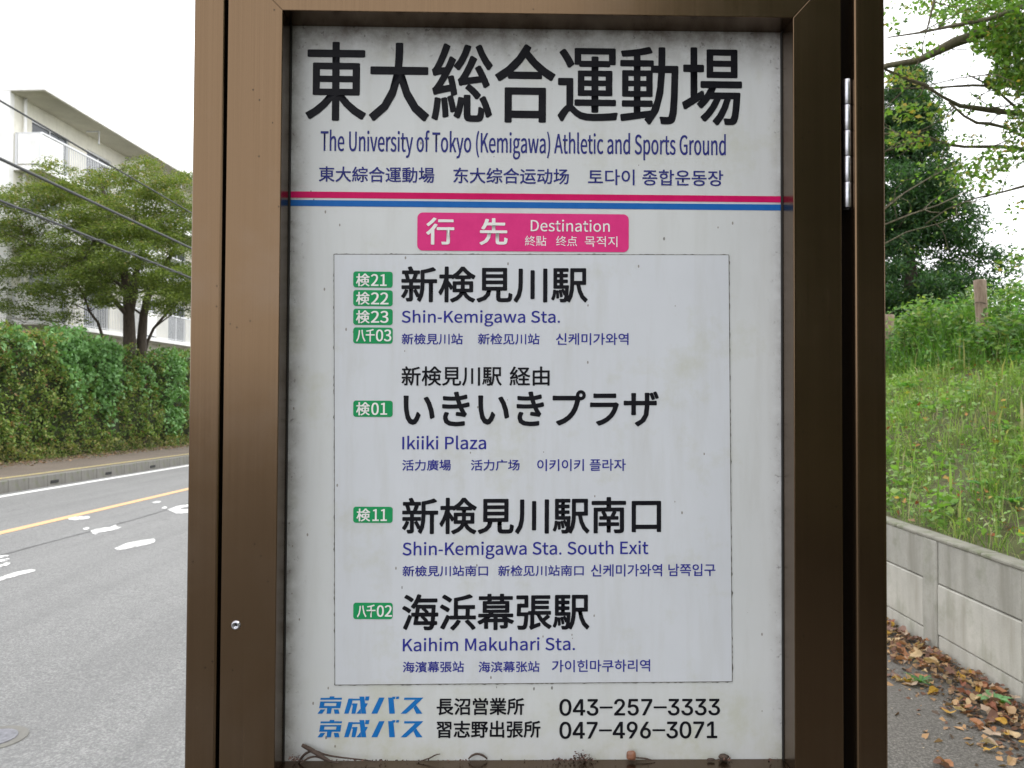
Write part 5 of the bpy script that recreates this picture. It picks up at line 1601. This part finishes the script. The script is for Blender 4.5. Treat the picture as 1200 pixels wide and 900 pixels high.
def pad_leaves(centres, radii, n, size, zf=.28, seed=0, fill=.5):
    """leaves in flattened sprays around centres"""
    Ps = []
    for c, r in zip(centres, radii):
        k = int(n * (r / np.mean(radii)) ** 2)
        d = NR.normal(size=(k, 3))
        d /= np.linalg.norm(d, axis=1)[:, None]
        d *= (NR.random((k, 1)) ** fill) * r
        d[:, 2] *= zf
        d[:, 2] -= .25 * r * (np.hypot(d[:, 0], d[:, 1]) / r) ** 2
        Ps.append(c + d)
    return np.concatenate(Ps)


def grow(root, stems, pads, r0, mat, k=7, name='trunk'):
    """stems: polylines of (point); pads: ends of limbs; each limb leaves the nearest suitable stem point"""
    T = Tubes(k)
    nodes = []
    for st, (ra, rb) in stems:
        m = len(st)
        rr_ = [ra + (rb - ra) * i / (m - 1) for i in range(m)]
        T.add(st, rr_)
        for p, r in zip(st, rr_):
            nodes.append((np.asarray(p, float), r))
    T.build(name, mat, root)
    B = Tubes(5)
    for c in pads:
        best = min(nodes, key=lambda q: np.linalg.norm(q[0] - c) + 1.4 * max(0, q[0][2] - c[2] + .2))
        L = np.linalg.norm(best[0] - c)
        r_ = min(best[1] * .6, .012 + .011 * L)
        pts = curve3(best[0], c, .06, .07, 6)
        B.add(pts, [r_ * (1 - .75 * i / 6) for i in range(7)])
        if len(nodes) < 400:
            for i in (2, 4):
                nodes.append((pts[i], r_ * .7))
        for _ in range(3):
            e = c + NR.normal(size=3) * np.array([.5, .5, .15])
            B.add(curve3(pts[4], e, .02, .1, 4), [r_ * .4, r_ * .35, r_ * .3, r_ * .2, r_ * .12])
    B.build('branches', mat, root)


# the spreading tree behind the hedge
TT, TSS = 26.2, AT(151, 395, 26.2)[0]
base = np.array(W(TSS, TT, -.35))
tree = tag(empty('broadleaf_tree', tuple(base)), 'spreading olive green tree with several dark stems behind the hedge', 'tree')
A_ = lambda px, py, t: np.array(W(AT(px, py, t)[0], t, AT(px, py, t)[1]))
stems = [
    ([base, A_(152, 400, 26.2), A_(151, 370, 26.1), A_(150, 345, 26.0), A_(146, 320, 25.9), A_(140, 290, 25.7), A_(128, 250, 25.4), A_(120, 220, 25.2)], (.24, .05)),
    ([A_(152, 368, 26.1), A_(157, 345, 26.0), A_(158, 325, 26.0), A_(165, 300, 26.1), A_(176, 270, 26.3), A_(184, 235, 26.4)], (.14, .04)),
    ([base + RR * .45, A_(166, 395, 26.6), A_(168, 370, 26.6), A_(172, 350, 26.6), A_(185, 325, 26.8), A_(200, 300, 27), A_(215, 270, 27.1)], (.19, .05)),
    ([A_(148, 368, 26.0), A_(132, 350, 25.6), A_(115, 330, 25.2), A_(92, 318, 24.7), A_(60, 300, 24.2), A_(30, 285, 23.8)], (.09, .03)),
    ([A_(150, 352, 26.0), A_(142, 335, 26.5), A_(120, 318, 27), A_(100, 300, 27.2)], (.07, .03)),
    ([A_(128, 430, 25.6), A_(122, 400, 25.4), A_(115, 378, 25.2), A_(105, 365, 25), A_(98, 345, 24.8), A_(85, 325, 24.6)], (.06, .025)),
    ([A_(168, 420, 26.9), A_(173, 400, 26.9), A_(180, 385, 26.9), A_(197, 365, 26.9), A_(213, 350, 26.9), A_(232, 338, 27)], (.06, .03)),
]
pads, prad = [], []
cc = A_(122, 285, 25.3)
att = 0
while len(pads) < 420 and att < 12000:
    att += 1
    d = NR.normal(size=3); d /= np.linalg.norm(d)
    d *= NR.random() ** .33
    px = 112 + d[0] * 172
    py = 288 + d[2] * -92 if True else 0
    py = 292 - d[2] * 118
    t = 25.4 + d[1] * 3.2
    # outline: domed top, ragged lower edge higher at the right
    top_y = 190 + 34 * (abs(px - 135) / 150) ** 2.2 + 10 * math.sin(px * .07)
    py = round((py + 10 * math.sin(px * .03)) / 21) * 21 - 10 * math.sin(px * .03) + NR.normal() * 7
    low_y = (384 if px < 70 else 366 - 26 * math.exp(-((px - 150) / 38) ** 2)) + 9 * math.sin(px * .11)
    if not (top_y < py < low_y): continue
    s, z = AT(px, py, t)
    if s < -15.9 and t > 25.4: continue
    r = NR.uniform(.35, .80)
    pads.append(np.array(W(s, t, z))); prad.append(r)
grow(tree, stems, pads, .2, M_TRUNK)
P = pad_leaves(pads, prad, 310, 0, .36, fill=.62)
q = P - O0
keep = ~((q @ RR < -16.1) & (q @ RF > 25.6))
P = P[keep]
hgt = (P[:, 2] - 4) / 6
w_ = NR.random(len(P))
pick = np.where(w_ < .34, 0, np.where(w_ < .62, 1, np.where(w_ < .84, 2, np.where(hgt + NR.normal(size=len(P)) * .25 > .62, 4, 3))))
M_TLEAF = leafmat('tree_leaf', 0.4, 0.5)
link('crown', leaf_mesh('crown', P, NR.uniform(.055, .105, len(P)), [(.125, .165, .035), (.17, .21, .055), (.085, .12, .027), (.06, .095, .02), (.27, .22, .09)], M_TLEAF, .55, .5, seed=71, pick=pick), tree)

# leafy shrubs along the crest of the bank


def shrub(px, py, t0, w_, label, seed):
    s0, z0 = AT(px, py, t0)
    zb = float(bank_z(s0, t0)) - .05
    base = np.array(W(s0, t0, zb))
    root = tag(empty('shrub', tuple(base)), label, 'shrub')
    hh = max(.5, z0 - zb)
    st = Tubes(5)
    pads = []
    for k in range(11):
        e = base + np.array([NR.normal() * w_ * .5, NR.normal() * w_ * .5, hh * NR.uniform(.45, 1.0)])
        st.add(curve3(base, e, .05, .08, 5), [.012, .010, .008, .006, .004, .003])
        pads.append(e)
    st.build('stems', M_TRUNK, root)
    P = pad_leaves(pads, [NR.uniform(.16, .30) for _ in pads], 60, 0, .8)
    link('foliage', leaf_mesh('foliage', P, NR.uniform(.05, .11, len(P)), [(.10, .20, .05), (.15, .27, .07), (.07, .13, .035), (.24, .30, .10)], M_LEAF, .5, .5, seed=seed), root)


shrub(1188, 335, 10.4, .6, 'leafy shrub at the right edge of the picture just right of the clear timber post', 201)
shrub(1112, 350, 11.2, .6, 'leafy shrub between the two timber posts at the top of the bank', 202)
shrub(1062, 352, 11.6, .4, 'pale leafy shrub beside the half hidden timber post', 203)
shrub(1168, 372, 9.2, .4, 'low shrub in front and to the right of the clear timber post', 204)

# dark conifer on the right
t0 = 18.0
s0 = (1062 - 617) / F_PX * t0
zb = float(bank_z(s0, t0)) - .1
base = np.array(W(s0, t0, zb))
con = tag(empty('conifer_tree', tuple(base)), 'dark green conifer with drooping sprays rising behind the weeds on the right', 'tree')
topz = AT(1062, 78, t0)[1]
H = topz - zb
stem = [base + np.array([.05 * math.sin(i), .05 * math.cos(i * 1.3), H * i / 9]) for i in range(10)]
pads, prad = [], []
for i in range(430):
    u = NR.random() ** 1.5
    z = zb + .25 + (H - .3) * u
    R_ = (2.6 * (1 - u) ** .70 + .10) * (.82 + .25 * math.sin(u * 23) + .15 * NR.normal())
    a = NR.uniform(0, 2 * math.pi)
    rr_ = R_ * NR.uniform(.30, 1.0)
    pads.append(base + np.array([rr_ * math.cos(a), rr_ * math.sin(a), z - zb - .25 * rr_]))
    prad.append(NR.uniform(.34, .62) * (1.1 - .3 * u))
grow(con, [(stem, (.20, .03))], pads, .2, M_TRUNK)
P = pad_leaves(pads, prad, 260, 0, .55, fill=.5)
n = len(P)
link('crown', leaf_mesh('crown', P, NR.uniform(.07, .15, n), [(.030, .075, .025), (.045, .11, .035), (.02, .05, .02), (.09, .14, .03)], M_TLEAF, .3, .32, droop=.6, seed=72, weights=[.4, .3, .24, .06]), con)

# cherry tree overhanging from the right: limbs as seen, dense leaves towards the upper right
base = np.array(W(6.3, 8.6, float(bank_z(6.3, 8.6)) - .15))
ch = tag(empty('cherry_tree', tuple(base)), 'tree reaching in from the upper right with mossy limbs and thin leafy twigs', 'tree')
fork = A_(1330, 120, 7.6)
fork2 = A_(1300, 30, 7.4)
limbs = [
    ([base, base * .5 + fork * .5 + np.array([.15, 0, 0]), fork, fork2, fork2 + np.array([.2, -.3, 1.0]), fork2 + np.array([.1, -1.0, 2.2])], (.19, .09)),
    ([fork2, A_(1240, 18, 7.2), A_(1200, 20, 7.1), A_(1160, 36, 7.0), A_(1118, 50, 6.9), A_(1098, 60, 6.85), A_(1076, 71, 6.8), A_(1040, 77, 6.7), A_(1005, 90, 6.6)], (.058, .026)),
    ([fork, A_(1260, 150, 7.4), A_(1200, 134, 7.2), A_(1160, 129, 7.1), A_(1125, 124, 7.0), A_(1104, 113, 6.9), A_(1082, 99, 6.8), A_(1062, 92, 6.8), A_(1030, 78, 6.7)], (.030, .010)),
    ([A_(1210, 166, 7.3), A_(1196, 158, 7.2), A_(1180, 150, 7.1), A_(1160, 145, 7.05), A_(1145, 144, 7.0), A_(1130, 136, 7.0), A_(1112, 120, 6.95)], (.015, .010)),
    ([fork, A_(1250, 180, 7.6), A_(1200, 175, 7.5), A_(1175, 172, 7.5), A_(1130, 172, 7.4), A_(1108, 169, 7.4), A_(1090, 162, 7.3), A_(1066, 160, 7.3), A_(1040, 157, 7.2), A_(1010, 158, 7.1)], (.024, .009)),
    ([A_(1092, 165, 7.3), A_(1075, 167, 7.2), A_(1058, 170, 7.2), A_(1036, 178, 7.1)], (.014, .006)),
    ([fork2, A_(1230, -5, 7.0), A_(1160, 22, 6.6), A_(1118, 30, 6.5), A_(1080, 38, 6.4), A_(1040, 44, 6.3)], (.03, .005)),
    ([fork2, A_(1240, -50, 6.9), A_(1180, -60, 6.7), A_(1120, -40, 6.6), A_(1095, 0, 6.5), A_(1085, 40, 6.5)], (.03, .005)),
    ([fork, A_(1270, 200, 8.0), A_(1200, 218, 7.9), A_(1175, 225, 7.9), A_(1140, 233, 7.8), A_(1110, 245, 7.8), A_(1085, 262, 7.7)], (.02, .004)),
    ([A_(1200, 134, 7.2), A_(1170, 108, 7.1), A_(1150, 95, 7.0), A_(1135, 88, 6.9)], (.014, .005)),
    ([A_(1230, 75, 7.3), A_(1190, 102, 7.1), A_(1140, 100, 7.0), A_(1090, 103, 7.0), A_(1040, 104, 6.9)], (.016, .005)),
    ([A_(1025, 255, 9.5), A_(1060, 226, 9.6), A_(1095, 205, 9.7), A_(1128, 190, 9.8)], (.012, .004)),
    ([A_(1025, 268, 9.5), A_(1065, 252, 9.6), A_(1100, 240, 9.7), A_(1138, 222, 9.8)], (.012, .004)),
    ([A_(1025, 292, 9.5), A_(1062, 272, 9.6), A_(1100, 262, 9.7), A_(1125, 250, 9.8)], (.010, .004)),
    ([fork2, fork2 + np.array([-1.2, -1.6, 1.6]), fork2 + np.array([-2.8, -3.2, 2.6]), fork2 + np.array([-4.4, -4.6, 3.1])], (.09, .02)),
    ([fork2 + np.array([.1, -1.0, 2.2]), fork2 + np.array([-.9, -2.8, 3.3]), fork2 + np.array([-2.6, -4.8, 4.0])], (.07, .02)),
]
T = Tubes(8)
for st, (ra, rb) in limbs[:1]:
    T.add(st, list(np.linspace(ra, rb, len(st))))
T.build('trunk', M_TRUNK, ch)
M_LIMB = bark('mossy_bark', (0.07, 0.055, 0.04), (0.17, 0.15, 0.09))
B = Tubes(7)
tw = []
for st, (ra, rb) in limbs[1:]:
    m = len(st)
    rr_ = list(np.linspace(ra, rb, m) * (1 + .12 * NR.normal(size=m)))
    B.add(st, rr_)
    st = [np.asarray(p, float) for p in st]
    for i in range(m - 1):
        L = np.linalg.norm(st[i + 1] - st[i])
        for _ in range(max(1, int(L * 3.2))):
            p = st[i] + (st[i + 1] - st[i]) * NR.random()
            e = p + np.array([NR.normal() * .30, NR.normal() * .35, NR.normal() * .22])
            pts = curve3(p, e, .05, .12, 4)
            B.add(pts, [.006, .005, .004, .003, .0015])
            tw.append(pts)
B.build('limbs', M_LIMB, ch)
P, pk, szs = [], [], []


def clus(px, py, rx, ry, n, t, dt, mix, sz=.052):
    for _ in range(int(n * 2.3)):
        a, r = NR.uniform(0, 2 * math.pi), math.sqrt(NR.random())
        x, y = px + rx * r * math.cos(a), py + ry * r * math.sin(a)
        P.append(A_(x, y, t + NR.uniform(-dt, dt)))
        pk.append(NR.choice(5, p=mix)); szs.append(sz * NR.uniform(.7, 1.25))


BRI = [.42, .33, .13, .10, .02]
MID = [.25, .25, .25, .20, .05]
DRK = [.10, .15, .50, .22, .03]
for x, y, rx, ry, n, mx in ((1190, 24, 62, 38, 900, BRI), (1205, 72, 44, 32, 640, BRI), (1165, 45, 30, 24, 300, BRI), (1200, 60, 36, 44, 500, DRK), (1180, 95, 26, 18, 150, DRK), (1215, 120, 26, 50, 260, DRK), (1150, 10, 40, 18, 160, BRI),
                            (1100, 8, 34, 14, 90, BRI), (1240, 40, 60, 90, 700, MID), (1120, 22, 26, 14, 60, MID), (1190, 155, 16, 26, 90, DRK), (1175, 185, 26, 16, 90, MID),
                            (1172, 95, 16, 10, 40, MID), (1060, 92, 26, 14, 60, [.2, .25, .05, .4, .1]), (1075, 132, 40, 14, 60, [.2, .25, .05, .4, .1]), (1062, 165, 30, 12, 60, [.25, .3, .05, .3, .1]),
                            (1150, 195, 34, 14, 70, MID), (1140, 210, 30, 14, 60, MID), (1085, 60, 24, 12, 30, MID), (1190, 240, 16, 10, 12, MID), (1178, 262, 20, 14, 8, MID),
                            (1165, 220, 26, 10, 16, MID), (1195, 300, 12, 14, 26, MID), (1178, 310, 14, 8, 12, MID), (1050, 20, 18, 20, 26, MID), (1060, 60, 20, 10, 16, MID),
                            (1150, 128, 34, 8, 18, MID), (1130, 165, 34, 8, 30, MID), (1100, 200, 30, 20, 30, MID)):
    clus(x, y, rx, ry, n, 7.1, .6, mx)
for pts in tw:
    for _ in range(7 if NR.random() < .75 else 0):
        p = pts[NR.integers(1, 5)] + NR.normal(size=3) * .04
        P.append(p); pk.append(NR.choice(5, p=MID)); szs.append(.05 * NR.uniform(.7, 1.25))
# the canopy overhead, above the path and the standing point
canopy = []
for i in range(120):
    s = NR.uniform(.6, 8.5); t = NR.uniform(-.5, 11.0)
    z = 5.9 + .35 * max(0, t - 5) + NR.uniform(0, 2.0)
    canopy.append(np.array(W(s, t, z)))
cp = pad_leaves(canopy, [NR.uniform(.5, .9) for _ in canopy], 75, 0, .35)
nn = len(cp)
P = np.concatenate([np.array(P), cp])
pk = np.concatenate([np.array(pk), NR.choice(5, nn, p=MID)])
szs = np.concatenate([np.array(szs), NR.uniform(.07, .13, nn)])
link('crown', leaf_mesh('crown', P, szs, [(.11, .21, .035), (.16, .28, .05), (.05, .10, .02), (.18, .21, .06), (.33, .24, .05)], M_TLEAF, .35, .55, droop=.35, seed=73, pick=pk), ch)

# trees along the path behind the standing point: they shade the board and darken what its right side mirrors


def shade_tree(s, t, h, rad, label, seed, n=60, zlow=2.6):
    base = np.array(W(s, t, float(bank_z(s, t)) - .1 if s > S_WALL else -.1))
    root = tag(empty('roadside_tree', tuple(base)), label, 'tree', 'trees behind the viewpoint')
    st = [base + np.array([.1 * math.sin(i * 1.1 + seed), .1 * math.cos(i + seed), (h - base[2]) * .8 * i / 6]) for i in range(7)]
    pads = []
    for _ in range(n):
        d = NR.normal(size=3); d /= np.linalg.norm(d); d *= NR.random() ** .4
        pads.append(np.array([base[0] + d[0] * rad, base[1] + d[1] * rad, zlow + (h - zlow) * (.5 + .5 * d[2])]))
    grow(root, [(st, (.22, .06))], pads, .2, M_TRUNK)
    P = pad_leaves(pads, [NR.uniform(.7, 1.1) for _ in pads], 110, 0, .6)
    link('crown', leaf_mesh('crown', P, NR.uniform(.20, .34, len(P)), [(.07, .13, .03), (.05, .10, .025), (.10, .17, .04)], M_TLEAF, .2, .6, seed=80 + seed), root)


shade_tree(4.6, -4.2, 8.5, 3.3, 'leafy roadside tree on the bank just behind the viewpoint', 1, 130, 1.3)
shade_tree(6.0, -8.5, 9.5, 4.0, 'taller leafy tree farther back along the bank behind the viewpoint', 2, 120, 1.2)
shade_tree(8.5, 1.0, 9.0, 3.2, 'leafy tree high on the bank to the right of the viewpoint', 3, 90, 3.2)
shade_tree(4.2, -13.0, 9.0, 4.2, 'leafy tree farthest back beside the path behind the viewpoint', 4, 90, 1.5)

# ------------------------------------------------------------------ overhead cables along the far side of the road
M_CAB = plain('cable_sheath', (0.055, 0.058, 0.06), 0.6)
for (pa, pb, r, lab) in (((0, 118), (68, 163), .018, 'thin top cable of the three, crossing in front of the balconies'),
                         ((0, 186), (222, 290), .031, 'thick dark middle cable of the three, crossing the tree crown'),
                         ((0, 235), (222, 325), .026, 'lowest grey cable of the three, twisted with a support wire')):
    s = -9.3
    a, b = LAT(*pa, s), LAT(*pb, s)
    sl = (b[1] - a[1]) / (b[0] - a[0])
    if pa[1] == 118: sl = -.012
    T = Tubes(8)
    pts = []
    for t in np.linspace(-20, 110, 66):
        pts.append(np.array(W(s, t, a[1] + sl * (t - a[0]))))
    T.add(pts, r)
    if pa[1] == 235:
        pts = [np.array(W(s + .05 * math.cos(t * 5), t, a[1] + sl * (t - a[0]) + .05 * math.sin(t * 5))) for t in np.linspace(6, 40, 420)]
        T.add(pts, .007)
    tag(T.build('overhead_cable', M_CAB), lab, 'cable', 'cables strung along the far side of the road')
